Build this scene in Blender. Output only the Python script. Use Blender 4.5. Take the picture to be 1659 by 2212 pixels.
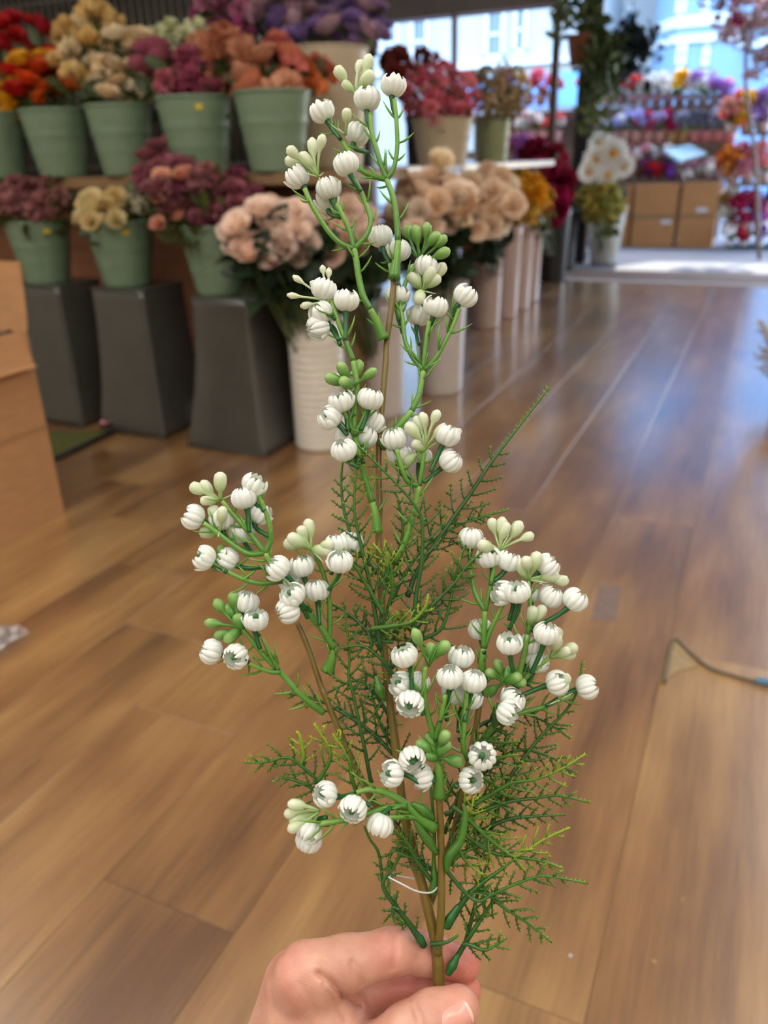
import bpy, math, random
import numpy as np
from mathutils import Vector, Matrix
random.seed(7); np.random.seed(7)
for o in list(bpy.data.objects): bpy.data.objects.remove(o)
SC = bpy.context.scene
COL = SC.collection

# ------------------------------------------------------------------ camera
W, H, F = 1659.0, 2212.0, 1700.0
CAMH = 1.05
_y = np.array([850., 784., -F]); _y /= np.linalg.norm(_y)
_z = np.array([-110., 3806., F]); _z -= _z.dot(_y) * _y; _z /= np.linalg.norm(_z)
_x = np.cross(_y, _z)
RC = np.array([_x, _y, _z])                       # world = RC @ cam
CAM = np.array([0., 0., CAMH])
cam = bpy.data.cameras.new('camera'); co = bpy.data.objects.new('camera', cam); COL.objects.link(co)
cam.sensor_fit = 'VERTICAL'; cam.sensor_height = 24.0; cam.lens = 24.0 * F / H
cam.clip_start = 0.02; cam.clip_end = 200
m = Matrix.Identity(4)
for i in range(3):
    for j in range(3): m[i][j] = RC[i][j]
    m[i][3] = CAM[i]
co.matrix_world = m
cam.dof.use_dof = True; cam.dof.focus_distance = 0.395; cam.dof.aperture_fstop = 5.2
SC.camera = co

# ------------------------------------------------------------------ world, sun, exposure
world = bpy.data.worlds.new('sky'); SC.world = world; world.use_nodes = True
nt = world.node_tree; nt.nodes.clear()
out = nt.nodes.new('ShaderNodeOutputWorld'); bg = nt.nodes.new('ShaderNodeBackground')
sky = nt.nodes.new('ShaderNodeTexSky'); sky.sky_type = 'NISHITA'; sky.sun_disc = False
sky.sun_elevation = math.radians(50); sky.sun_rotation = math.radians(-8); sky.air_density = 1.0; sky.dust_density = 1.5
bg.inputs[1].default_value = 1.25
nt.links.new(sky.outputs[0], bg.inputs[0]); nt.links.new(bg.outputs[0], out.inputs[0])
sl = bpy.data.lights.new('sun', 'SUN'); sl.energy = 7.0; sl.angle = math.radians(0.6); sl.color = (1, .95, .86)
so = bpy.data.objects.new('sun', sl); COL.objects.link(so)
so.rotation_euler = (math.radians(-40), 0, 0)   # shines from the street side, high up
SC.view_settings.view_transform = 'Standard'; SC.view_settings.look = 'None'
SC.view_settings.gamma = 1.0; SC.view_settings.use_curve_mapping = False
SC.view_settings.exposure = 0.42

# ------------------------------------------------------------------ helpers
def ray(x, y): return RC @ np.array([x - W / 2, H / 2 - y, -F])
def V(x, y, d):                                    # pixel + depth along the view axis -> world
    return CAM + ray(x, y) * (d / F)
def floor_at(x, y, z=0.0):
    r = ray(x, y); return CAM + r * ((z - CAMH) / r[2])
def atY(x, y, Y):
    r = ray(x, y); return CAM + r * (Y / r[1])
def nrm(v):
    v = np.asarray(v, float); n = np.linalg.norm(v); return v / n if n > 1e-12 else v

def tag(o, label=None, cat=None, group=None, kind=None):
    if label: o['label'] = label
    if cat: o['category'] = cat
    if group: o['group'] = group
    if kind: o['kind'] = kind
    return o
def empty(name, loc, label, cat, group=None):
    o = bpy.data.objects.new(name, None); COL.objects.link(o); o.location = Vector(loc)
    o.empty_display_size = .02
    return tag(o, label, cat, group)
def link(name, mesh, parent=None, mat4=None, color=None):
    o = bpy.data.objects.new(name, mesh); COL.objects.link(o)
    if parent: o.parent = parent
    if mat4 is not None: o.matrix_local = mat4
    if color is not None: o.color = (*color, 1)
    return o

class MB:
    def __init__(s): s.v = []; s.f = []; s.a = []; s.mi = []
    def add(s, vs, fs, att=0.0, mi=0):
        b = len(s.v); s.v.extend([tuple(p) for p in vs])
        s.a.extend(att if hasattr(att, '__len__') else [att] * len(vs))
        s.f.extend([tuple(b + i for i in f) for f in fs]); s.mi.extend([mi] * len(fs))
    def box(s, c, d, rz=0, bev=0, mi=0):
        x, y, z = d[0] / 2, d[1] / 2, d[2] / 2; cs, sn = math.cos(rz), math.sin(rz)
        def P(a, b, e): return (c[0] + a * cs - b * sn, c[1] + a * sn + b * cs, c[2] + e)
        if bev <= 0:
            vs = [P(a, b, e) for e in (-z, z) for a, b in ((-x, -y), (x, -y), (x, y), (-x, y))]
            fs = [(3, 2, 1, 0), (4, 5, 6, 7), (0, 1, 5, 4), (1, 2, 6, 5), (2, 3, 7, 6), (3, 0, 4, 7)]
        else:
            vs = [P(a, b, -z) for a, b in ((-x, -y), (x, -y), (x, y), (-x, y))]
            vs += [P(a, b, z - bev) for a, b in ((-x, -y), (x, -y), (x, y), (-x, y))]
            vs += [P(a, b, z) for a, b in ((-x + bev, -y + bev), (x - bev, -y + bev), (x - bev, y - bev), (-x + bev, y - bev))]
            fs = [(3, 2, 1, 0), (8, 9, 10, 11)]
            for k in range(4):
                j = (k + 1) % 4; fs += [(k, j, 4 + j, 4 + k), (4 + k, 4 + j, 8 + j, 8 + k)]
        s.add(vs, fs, 0.0, mi)
    def lathe(s, prof, n=32, c=(0, 0, 0), mi=0, flute=None, cap=True):
        vs = []
        for r, z in prof:
            for k in range(n):
                a = 2 * math.pi * k / n; rr = r * (flute(a) if flute else 1)
                vs.append((c[0] + rr * math.cos(a), c[1] + rr * math.sin(a), c[2] + z))
        fs = []
        for i in range(len(prof) - 1):
            for k in range(n):
                j = (k + 1) % n; fs.append((i * n + k, i * n + j, (i + 1) * n + j, (i + 1) * n + k))
        if cap and prof[0][0] > 1e-4: fs.append(tuple(reversed(range(n))))
        if cap and prof[-1][0] > 1e-4: fs.append(tuple((len(prof) - 1) * n + k for k in range(n)))
        s.add(vs, fs, 0.0, mi)
    def tube(s, pts, rad, n=6, att=(0, 0), cap=True, mi=0):
        pts = [np.asarray(p, float) for p in pts]; m = len(pts)
        if not hasattr(rad, '__len__'): rad = [rad] * m
        tang = []
        for i in range(m):
            tang.append(nrm(pts[min(i + 1, m - 1)] - pts[max(i - 1, 0)]))
        up = np.array([0, 0, 1.]) if abs(tang[0][2]) < .9 else np.array([1., 0, 0])
        nx = nrm(np.cross(tang[0], up)); vs = []; at = []
        for i in range(m):
            nx = nrm(nx - tang[i] * nx.dot(tang[i])); ny = np.cross(tang[i], nx)
            t = i / (m - 1)
            for k in range(n):
                a = 2 * math.pi * k / n
                vs.append(pts[i] + rad[i] * (math.cos(a) * nx + math.sin(a) * ny))
                at.append(att[0] + (att[1] - att[0]) * t)
        fs = []
        for i in range(m - 1):
            for k in range(n):
                j = (k + 1) % n; fs.append((i * n + k, i * n + j, (i + 1) * n + j, (i + 1) * n + k))
        if cap:
            fs.append(tuple(reversed(range(n)))); fs.append(tuple((m - 1) * n + k for k in range(n)))
        s.add(vs, fs, at, mi)
    def spike(s, p, d, l, r, a0=0.0, a1=0.0):
        p = np.asarray(p); d = nrm(d)
        u = np.array([0, 0, 1.]) if abs(d[2]) < .9 else np.array([1., 0, 0])
        x = nrm(np.cross(d, u)) * r; y = nrm(np.cross(d, x)) * r
        s.add([p + x, p - .5 * x + .87 * y, p - .5 * x - .87 * y, p + d * l], [(0, 1, 3), (1, 2, 3), (2, 0, 3)], [a0, a0, a0, a1])
    def mesh(s, name, mats, origin=None, smooth=True):
        me = bpy.data.meshes.new(name)
        v = s.v
        if origin is not None: v = [(p[0] - origin[0], p[1] - origin[1], p[2] - origin[2]) for p in v]
        me.from_pydata(v, [], s.f); 
        for mt in (mats if isinstance(mats, (list, tuple)) else [mats]): me.materials.append(mt)
        if any(s.mi): me.polygons.foreach_set('material_index', s.mi)
        if smooth: me.polygons.foreach_set('use_smooth', [True] * len(s.f))
        if any(a != 0 for a in s.a):
            at = me.attributes.new('tip', 'FLOAT', 'POINT'); at.data.foreach_set('value', s.a)
        me.update(); return me
    def build(s, name, mats, parent=None, origin=None, smooth=True):
        return link(name, s.mesh(name, mats, origin, smooth), parent)

def smooth_path(pts, sub=4):
    pts = [np.asarray(p, float) for p in pts]
    if len(pts) < 3: 
        return [pts[0] + (pts[-1] - pts[0]) * t for t in np.linspace(0, 1, sub + 1)]
    q = [2 * pts[0] - pts[1]] + pts + [2 * pts[-1] - pts[-2]]; o = []
    for i in range(1, len(q) - 2):
        for k in range(sub):
            t = k / sub; a, b, c, d = q[i - 1], q[i], q[i + 1], q[i + 2]
            o.append(.5 * (2 * b + (c - a) * t + (2 * a - 5 * b + 4 * c - d) * t * t + (3 * b - a - 3 * c + d) * t ** 3))
    o.append(pts[-1]); return o
def basis(zdir, roll=0.0):
    z = nrm(zdir); u = np.array([0, 0, 1.]) if abs(z[2]) < .95 else np.array([1., 0, 0])
    x = nrm(np.cross(u, z)); y = np.cross(z, x)
    c, s = math.cos(roll), math.sin(roll); return x * c + y * s, y * c - x * s, z
def mat4(p, zdir, sx=1, sy=None, sz=None, roll=0.0):
    x, y, z = basis(zdir, roll); sy = sx if sy is None else sy; sz = sx if sz is None else sz
    M = Matrix.Identity(4)
    for i in range(3): M[i][0] = x[i] * sx; M[i][1] = y[i] * sy; M[i][2] = z[i] * sz; M[i][3] = p[i]
    return M

# ------------------------------------------------------------------ materials
def lin(c): return tuple(((v / 255) / 12.92 if v / 255 <= .04045 else ((v / 255 + .055) / 1.055) ** 2.4) for v in c)
def mat(name, col=None, rough=.5, metal=0, noise=0, nscale=20, bump=0, bscale=60, spec=.5, coat=0, trans=0, sss=0, objcol=False,
        ramp=None, stretch=None, translucent=0, tcol=None):
    mt = bpy.data.materials.new(name); mt.use_nodes = True; N = mt.node_tree; n = N.nodes; L = N.links
    p = n['Principled BSDF']; o = n['Material Output']
    p.inputs['Roughness'].default_value = rough; p.inputs['Metallic'].default_value = metal
    p.inputs['Specular IOR Level'].default_value = spec; p.inputs['Coat Weight'].default_value = coat
    if coat: p.inputs['Coat Roughness'].default_value = .12
    if trans: p.inputs['Transmission Weight'].default_value = trans
    if sss:
        p.inputs['Subsurface Weight'].default_value = sss; p.inputs['Subsurface Radius'].default_value = (1, .35, .2)
        p.inputs['Subsurface Scale'].default_value = .004
    tc = n.new('ShaderNodeTexCoord'); mp = n.new('ShaderNodeMapping'); L.new(tc.outputs['Object'], mp.inputs[0])
    if stretch: mp.inputs['Scale'].default_value = stretch
    src = None
    if objcol:
        oi = n.new('ShaderNodeObjectInfo'); src = oi.outputs['Color']
    elif ramp:
        at = n.new('ShaderNodeAttribute'); at.attribute_name = 'tip'
        cr = n.new('ShaderNodeValToRGB'); cr.color_ramp.elements[0].color = (*ramp[0][1], 1); cr.color_ramp.elements[0].position = ramp[0][0]
        cr.color_ramp.elements[1].color = (*ramp[-1][1], 1); cr.color_ramp.elements[1].position = ramp[-1][0]
        for q in ramp[1:-1]:
            e = cr.color_ramp.elements.new(q[0]); e.color = (*q[1], 1)
        L.new(at.outputs['Fac'], cr.inputs[0]); src = cr.outputs[0]
    else:
        rgb = n.new('ShaderNodeRGB'); rgb.outputs[0].default_value = (*col, 1); src = rgb.outputs[0]
    if noise:
        nz = n.new('ShaderNodeTexNoise'); nz.inputs['Scale'].default_value = nscale; nz.inputs['Detail'].default_value = 4
        L.new(mp.outputs[0], nz.inputs['Vector'])
        mr = n.new('ShaderNodeMapRange'); mr.inputs[1].default_value = .25; mr.inputs[2].default_value = .75
        mr.inputs[3].default_value = 1 - noise; mr.inputs[4].default_value = 1 + noise; L.new(nz.outputs[0], mr.inputs[0])
        mx = n.new('ShaderNodeMix'); mx.data_type = 'RGBA'; mx.blend_type = 'MULTIPLY'; mx.inputs[0].default_value = 1
        L.new(src, mx.inputs[6]); L.new(mr.outputs[0], mx.inputs[7]); src = mx.outputs[2]
    L.new(src, p.inputs['Base Color'])
    if bump:
        nb = n.new('ShaderNodeTexNoise'); nb.inputs['Scale'].default_value = bscale; nb.inputs['Detail'].default_value = 3
        L.new(mp.outputs[0], nb.inputs['Vector'])
        bp = n.new('ShaderNodeBump'); bp.inputs['Strength'].default_value = bump; bp.inputs['Distance'].default_value = .002
        L.new(nb.outputs[0], bp.inputs['Height']); L.new(bp.outputs[0], p.inputs['Normal'])
    if translucent:
        t = n.new('ShaderNodeBsdfTranslucent'); ms = n.new('ShaderNodeMixShader'); ms.inputs[0].default_value = translucent
        if tcol: t.inputs[0].default_value = (*tcol, 1)
        else: L.new(src, t.inputs[0])
        L.new(p.outputs[0], ms.inputs[1]); L.new(t.outputs[0], ms.inputs[2]); L.new(ms.outputs[0], o.inputs[0])
    return mt
def emit(name, col, st):
    mt = bpy.data.materials.new(name); mt.use_nodes = True; N = mt.node_tree; N.nodes.clear()
    e = N.nodes.new('ShaderNodeEmission'); e.inputs[0].default_value = (*col, 1); e.inputs[1].default_value = st
    o = N.nodes.new('ShaderNodeOutputMaterial'); N.links.new(e.outputs[0], o.inputs[0]); return mt

def wood_plank_mat():
    mt = bpy.data.materials.new('plank_wood'); mt.use_nodes = True; N = mt.node_tree; n = N.nodes; L = N.links
    p = n['Principled BSDF']; tc = n.new('ShaderNodeTexCoord'); oi = n.new('ShaderNodeObjectInfo')
    # world-like coords of this plank, shifted per plank so that no two share a print
    ad = n.new('ShaderNodeVectorMath'); ad.operation = 'ADD'
    sc = n.new('ShaderNodeVectorMath'); sc.operation = 'SCALE'; sc.inputs['Scale'].default_value = 37.0
    cb = n.new('ShaderNodeCombineXYZ')
    for i in range(3): L.new(oi.outputs['Random'], cb.inputs[i])
    L.new(cb.outputs[0], sc.inputs[0]); L.new(tc.outputs['Object'], ad.inputs[0]); L.new(sc.outputs[0], ad.inputs[1])
    def noise(scale, sx, sy, det=5, rough=.55):
        mp = n.new('ShaderNodeMapping'); mp.inputs['Scale'].default_value = (sx, sy, 1); L.new(ad.outputs[0], mp.inputs[0])
        z = n.new('ShaderNodeTexNoise'); z.inputs['Scale'].default_value = scale; z.inputs['Detail'].default_value = det
        z.inputs['Roughness'].default_value = rough; L.new(mp.outputs[0], z.inputs['Vector']); return z.outputs[0]
    big = noise(1.0, 9, 1.6, 3); grain = noise(1.0, 90, 5, 6, .7); blot = noise(1.0, 3.2, 1.3, 3)
    cr = n.new('ShaderNodeValToRGB'); E = cr.color_ramp.elements
    E[0].position = .30; E[0].color = (*lin((98, 60, 28)), 1); E[1].position = .72; E[1].color = (*lin((172, 124, 70)), 1)
    e = E.new(.5); e.color = (*lin((136, 90, 44)), 1)
    def math2(op, a, b):
        q = n.new('ShaderNodeMath'); q.operation = op
        for i, v in enumerate((a, b)):
            if hasattr(v, 'is_linked'): L.new(v, q.inputs[i])
            else: q.inputs[i].default_value = v
        return q.outputs[0]
    s = math2('ADD', math2('MULTIPLY', math2('SUBTRACT', big, .5), .62), math2('MULTIPLY', grain, .40))
    s = math2('ADD', s, math2('MULTIPLY', blot, .60))
    s = math2('ADD', s, math2('MULTIPLY', math2('SUBTRACT', oi.outputs['Random'], .5), .09))
    L.new(s, cr.inputs[0]); 
    hs = n.new('ShaderNodeHueSaturation'); L.new(cr.outputs[0], hs.inputs['Color'])
    L.new(math2('ADD', .496, math2('MULTIPLY', blot, .022)), hs.inputs['Hue']); hs.inputs['Saturation'].default_value = .94
    L.new(hs.outputs[0], p.inputs['Base Color'])
    L.new(math2('ADD', .27, math2('MULTIPLY', blot, .14)), p.inputs['Roughness'])
    p.inputs['Specular IOR Level'].default_value = 1.0; p.inputs['Coat Weight'].default_value = 1.0; p.inputs['Coat IOR'].default_value = 1.85; p.inputs['Coat Roughness'].default_value = .2
    bp = n.new('ShaderNodeBump'); bp.inputs['Strength'].default_value = .12; bp.inputs['Distance'].default_value = .001
    L.new(grain, bp.inputs['Height']); L.new(bp.outputs[0], p.inputs['Normal'])
    return mt

M = {}
M['plank'] = wood_plank_mat()
M['grout'] = mat('joint_filler', lin((140, 110, 78)), .6, noise=.15, nscale=8)
M['wall'] = mat('painted_wall', lin((196, 190, 178)), .8, noise=.05, nscale=3)
M['wall_dark'] = mat('dark_back_panel', lin((58, 54, 46)), .7, noise=.2, nscale=6)
M['ceil'] = mat('ceiling_paint', lin((205, 202, 196)), .85, noise=.04, nscale=3)
M['fascia'] = mat('grey_fascia', lin((150, 140, 136)), .6, noise=.08, nscale=4)
M['shelfwood'] = mat('shelf_wood', lin((120, 92, 58)), .5, noise=.25, nscale=6, stretch=(1, 8, 8))
M['crate'] = mat('reddish_board', lin((140, 92, 62)), .6, noise=.2, nscale=5, stretch=(1, 6, 6))
M['shelfwhite'] = mat('shelf_white', lin((214, 212, 216)), .3, noise=.04)
M['bucket_green'] = mat('sage_green_enamel', lin((104, 124, 98)), .36, noise=.07, nscale=9, bump=.05)
M['bucket_beige'] = mat('beige_enamel', lin((176, 160, 132)), .4, noise=.08, nscale=9)
M['bucket_dark'] = mat('dark_bucket_inside', lin((40, 44, 40)), .7, noise=.1)
M['sticker'] = mat('yellow_sticker', lin((190, 165, 30)), .6, noise=.05)
M['vase_grey'] = mat('grey_glazed_zinc', lin((70, 69, 63)), .2, noise=.1, nscale=7, spec=.6)
M['churn'] = mat('white_churn_enamel', lin((205, 198, 184)), .35, noise=.05)
M['mauve'] = mat('mauve_ceramic', lin((184, 160, 150)), .3, noise=.07)
M['mauve2'] = mat('pale_grey_ceramic', lin((186, 176, 168)), .3, noise=.06)
M['card'] = mat('cardboard', lin((168, 122, 80)), .8, noise=.1, nscale=12, stretch=(1, 1, 4))
M['card2'] = mat('cardboard_tan', lin((186, 132, 82)), .8, noise=.08, nscale=6)
M['cardin'] = mat('cardboard_inside', lin((110, 78, 50)), .85, noise=.15)
M['paperdark'] = mat('dark_packing_paper', lin((44, 32, 24)), .8, noise=.3, nscale=20)
M['ink'] = mat('printed_ink', lin((50, 40, 34)), .7, noise=.1)
M['tape'] = mat('packing_tape', lin((150, 112, 74)), .3, noise=.05)
M['turf'] = mat('turf_mat', lin((78, 80, 28)), .9, noise=.35, nscale=120, bump=.6, bscale=300)
M['rubber'] = mat('black_rubber', lin((34, 34, 36)), .6, noise=.1)
M['blackpost'] = mat('black_painted_metal', lin((30, 29, 32)), .4, noise=.15)
M['brownwood'] = mat('brown_frame_wood', lin((118, 92, 74)), .5, noise=.15, stretch=(6, 6, 1))
M['wire'] = mat('silver_wire', lin((176, 176, 172)), .3, metal=.9, noise=.05)
M['petal'] = mat('fabric_petal', objcol=True, rough=.75, noise=.16, nscale=35, translucent=.3)
M['petal_s'] = mat('fabric_petal_small', objcol=True, rough=.75, noise=.18, nscale=14, translucent=.3)
M['yellow_c'] = mat('yellow_centre', lin((228, 160, 20)), .8, noise=.2, nscale=80)
M['stemg'] = mat('artificial_stem', lin((66, 86, 40)), .5, noise=.2)
M['leafd'] = mat('artificial_leaf', objcol=True, rough=.5, noise=.25, nscale=30, translucent=.2)
M['pave'] = mat('pavement', lin((122, 124, 130)), .8, noise=.08, nscale=3)
M['kerb'] = mat('entrance_mat', lin((128, 104, 88)), .75, noise=.15, nscale=6)
M['road'] = mat('asphalt', lin((92, 92, 96)), .85, noise=.1, nscale=8)
M['house_white'] = mat('white_render', lin((184, 188, 190)), .8, noise=.03, nscale=.7)
M['house_blue'] = mat('blue_render', lin((138, 172, 208)), .8, noise=.04, nscale=.6)
M['trimw'] = mat('white_trim', lin((222, 226, 230)), .6, noise=.02)
M['glassw'] = mat('window_glass', lin((56, 92, 124)), .08, noise=.1, nscale=.6, spec=.8)
M['pot_pink'] = mat('stall_pot', objcol=True, rough=.5, noise=.2, nscale=30, stretch=(6, 6, .5))
M['stallwood'] = mat('stall_wood', lin((120, 100, 86)), .7, noise=.2, stretch=(1, 8, 8))
M['lampframe'] = mat('lamp_frame', lin((230, 230, 230)), .4, noise=.02)
M['lamp'] = emit('lamp_diffuser', (1, .965, .92), 5.0)
M['clear'] = mat('clear_plastic', (.95, .97, 1), .05, trans=.9, noise=.01)
M['straw'] = mat('dried_straw', lin((176, 152, 104)), .8, noise=.2)
M['pinkp'] = mat('pink_petal', lin((214, 130, 146)), .7, noise=.1)
M['cord'] = mat('grey_brown_cord', lin((104, 90, 70)), .5, noise=.1)
M['bluep'] = mat('blue_plastic', lin((86, 128, 160)), .35, noise=.05)
M['patch'] = mat('torn_vinyl', lin((150, 128, 92)), .7, noise=.2, nscale=60)
M['patch2'] = mat('worn_grey_patch', lin((120, 100, 88)), .55, noise=.2, nscale=50)
# plant
M['stem'] = mat('brown_plastic_stem', lin((112, 92, 34)), .38, noise=.22, nscale=90, coat=.15, stretch=(1, 1, .3))
M['branch'] = mat('green_plastic_branch', ramp=[(0, lin((64, 116, 38))), (.5, lin((108, 160, 62))), (1, lin((158, 192, 100)))], rough=.32, noise=.12, nscale=120, translucent=.18)
M['calyx'] = mat('dark_green_stalk', lin((34, 96, 42)), .3, noise=.15, nscale=120, translucent=.1)
M['fern'] = mat('fern_plastic', ramp=[(0, lin((32, 76, 32))), (.5, lin((68, 116, 32))), (1, lin((178, 198, 48)))], rough=.34, noise=.15, nscale=150, translucent=.15)
M['blossom'] = mat('white_blossom_plastic', lin((246, 248, 243)), .22, noise=.05, nscale=300, translucent=.30, tcol=lin((230, 238, 222)), coat=.35)
M['pistil'] = mat('green_pistil', lin((62, 110, 56)), .5, noise=.1)
M['bud_cream'] = mat('cream_bud', ramp=[(0, lin((140, 180, 84))), (.45, lin((196, 214, 160))), (1, lin((236, 238, 216)))], rough=.3, noise=.04, nscale=200, translucent=.3)
M['bud_green'] = mat('green_bud', ramp=[(0, lin((74, 130, 46))), (.6, lin((104, 156, 66))), (1, lin((160, 196, 116)))], rough=.3, noise=.06, nscale=200, translucent=.25)
M['thread'] = mat('clear_thread', (.95, .96, 1), .12, trans=.5, noise=.01)
M['nail'] = mat('fingernail', lin((224, 160, 146)), .2, noise=.05, nscale=200, sss=.2)
M['nailtip'] = mat('nail_edge', lin((232, 196, 180)), .3, noise=.03)
def skin_mat():
    mt = mat('skin', lin((208, 160, 136)), .42, bump=.16, bscale=1100, sss=.25)
    N = mt.node_tree; n = N.nodes; L = N.links; p = n['Principled BSDF']
    tc = n.new('ShaderNodeTexCoord'); z = n.new('ShaderNodeTexNoise'); z.inputs['Scale'].default_value = 45; z.inputs['Detail'].default_value = 4
    L.new(tc.outputs['Object'], z.inputs['Vector'])
    cr = n.new('ShaderNodeValToRGB'); E = cr.color_ramp.elements
    E[0].position = .33; E[0].color = (*lin((184, 126, 108)), 1); E[1].position = .68; E[1].color = (*lin((212, 164, 140)), 1)
    at = n.new('ShaderNodeAttribute'); at.attribute_name = 'tip'
    mx = n.new('ShaderNodeMix'); mx.data_type = 'RGBA'; L.new(at.outputs['Fac'], mx.inputs[0])
    L.new(z.outputs[0], cr.inputs[0]); L.new(cr.outputs[0], mx.inputs[6]); mx.inputs[7].default_value = (*lin((206, 108, 96)), 1)
    L.new(mx.outputs[2], p.inputs['Base Color']); return mt
M['skin'] = skin_mat()

# ------------------------------------------------------------------ room shell
YF = 7.5; YB = -2.6; XL = -5.6; XR = 2.2; ZC = 2.95
b = MB(); b.box(((XL + XR) / 2, (YF + YB) / 2, -.0125), (XR - XL, YF - YB, .02))
FLOOR = tag(b.build('floor', M['grout'], smooth=False), 'glossy brown wood plank floor of the shop', None, None, 'structure')
PW = .2527; PL = 1.654
def plank_mesh(l, w=PW):
    q = MB(); q.box((0, 0, -.006), (w - .0012, l - .0012, .012), 0, .0003); return q.mesh('plank', M['plank'], smooth=False)
PM = plank_mesh(PL)
ends = {-1: 2.363, -2: 2.98, -3: .64}
k0 = int((XL + .063) / PW) - 1
for k in range(k0, 10):
    xa = -.063 + k * PW
    if xa + PW > XR or xa < XL: continue
    e0 = ends.get(k, (k * .618 * PL * 1.37) % PL)
    y = e0 - PL * math.ceil((e0 - YB) / PL)
    while y < YF:
        a, c = max(y, YB), min(y + PL, YF)
        if c - a > .02:
            me = PM if c - a > PL - .001 else plank_mesh(c - a)
            o = link('plank', me, FLOOR, Matrix.Translation((xa + PW / 2, (a + c) / 2, 0)))
        y += PL
def wall(name, c, d, mt):
    q = MB(); q.box(c, d); return tag(q.build(name, mt, smooth=False), None, None, None, 'structure')
wall('wall_left', (XL - .05, (YF + YB) / 2 + .7, ZC / 2), (.1, YF - YB + 1.4, ZC), M['wall'])
wall('wall_right', (XR + .05, (YF + YB) / 2 + .7, ZC / 2), (.1, YF - YB + 1.4, ZC), M['wall'])
wall('wall_back', ((XL + XR) / 2, YB - .05, ZC / 2), (XR - XL + .2, .1, ZC), M['wall'])
wall('ceiling', ((XL + XR) / 2, (8.9 + YB) / 2, ZC + .05), (XR - XL + .2, 8.9 - YB, .1), M['ceil'])
# threshold and street
wall('trim_1', (-1.7, YF + .02, .004), (7.8, .06, .012), M['shelfwhite'])
q = MB(); q.box((-1.7, 7.93, -.01), (7.8, .78, .02)); tag(q.build('floor_entrance', M['kerb'], smooth=False), kind='structure')
q = MB(); q.box((-3, 11.6, -.03), (24, 6.6, .03)); tag(q.build('floor_pavement', M['pave'], smooth=False), kind='structure')
q = MB(); q.box((-3, 24, -.12), (60, 18.4, .04)); tag(q.build('floor_road', M['road'], smooth=False), kind='structure')
# shop-front: header over the window bay, brown mullion, black post, added sunshade out of view over the pavement
wall('wall_front_header', (-3.86, 8.95, 2.70), (3.5, .25, .62), M['fascia'])
wall('wall_front_left', (-4.9, 8.95, 1.2), (1.4, .2, 2.4), M['fascia'])
wall('ceiling_added_sunshade', (-1.7, 9.85, 3.02), (8.2, 1.9, .06), M['fascia'])  # out of view, added and sized to bound the sun strip outside

# ceiling lamps
lm = 0
for lx, ly in [(x, y) for x in (-3.5, -1.2, 1.1) for y in (-1.9, -.5, .9)] + [(1.35, 2.6), (1.35, 4.5), (1.35, 6.4)]:
    if True:
        t = empty('ceiling_light', (lx, ly, ZC), 'large white ceiling light panel', 'light', 'ceiling light panels')
        q = MB(); q.box((0, 0, -.02), (1.26, 1.06, .035)); q.build('frame', M['lampframe'], t, smooth=False)
        q = MB(); q.box((0, 0, -.042), (1.16, .96, .008)); q.build('diffuser', M['lamp'], t, smooth=False)

# ------------------------------------------------------------------ display shelving
def board(name, c, d, mt, label, cat, parts=()):
    t = empty(name, (c[0], c[1], 0), label, cat)
    q = MB(); q.box((0, 0, c[2]), d, 0, .004); q.build('board', mt, t, smooth=False)
    for pn, pc, pd, pm in parts:
        q = MB(); q.box((pc[0] - c[0], pc[1] - c[1], pc[2]), pd); q.build(pn, pm, t, smooth=False)
    return t
SZ = 1.02
board('display_shelf', (-3.2, 2.93, SZ - .02), (3.7, .56, .04), M['shelfwood'],
      'long wooden shelf carrying the row of sage green buckets', 'shelf',
      [('upright', (-4.9, 2.9, .5), (.04, .5, .98), M['shelfwood']), ('upright', (-1.5, 2.95, .5), (.04, .36, .98), M['shelfwood']),
       ('back_panel', (-3.2, 3.18, .5), (3.4, .02, .96), M['crate'])])
board('side_shelf', (-1.95, 4.95, SZ - .02), (.75, 3.5, .04), M['shelfwhite'],  # light caught on the shelf edge is put into the white colour
      'shelf along the aisle towards the street, its lit edge painted white', 'shelf',
      [('upright', (-2.0, 3.3, .5), (.6, .04, .96), M['crate']), ('upright', (-2.0, 6.6, .5), (.6, .04, .96), M['crate'])])
# dark board and wire racks behind the upper flowers
t = empty('wire_rack', (-3.7, 3.9, 0), 'silver wire rack against a dark board behind the flowers', 'rack')
q = MB(); q.box((0, .12, 1.1), (3.6, .04, 2.2)); q.build('back_board', M['wall_dark'], t, smooth=False)
wv = MB(); wv.tube([(0, 0, .0), (0, 0, 1.0)], .005, 6); wme = wv.mesh('wire', M['wire'])
for k in range(64):
    link('wire', wme, t, Matrix.Translation((-1.7 + k * .052, 0, 1.05)))
wh = MB(); wh.tube([(-1.7, 0, 0), (1.65, 0, 0)], .005, 6); whe = wh.mesh('cross_wire', M['wire'])
for z in (1.06, 1.35, 1.62, 1.9, 2.04): link('cross_wire', whe, t, Matrix.Translation((0, .006, z)))

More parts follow.
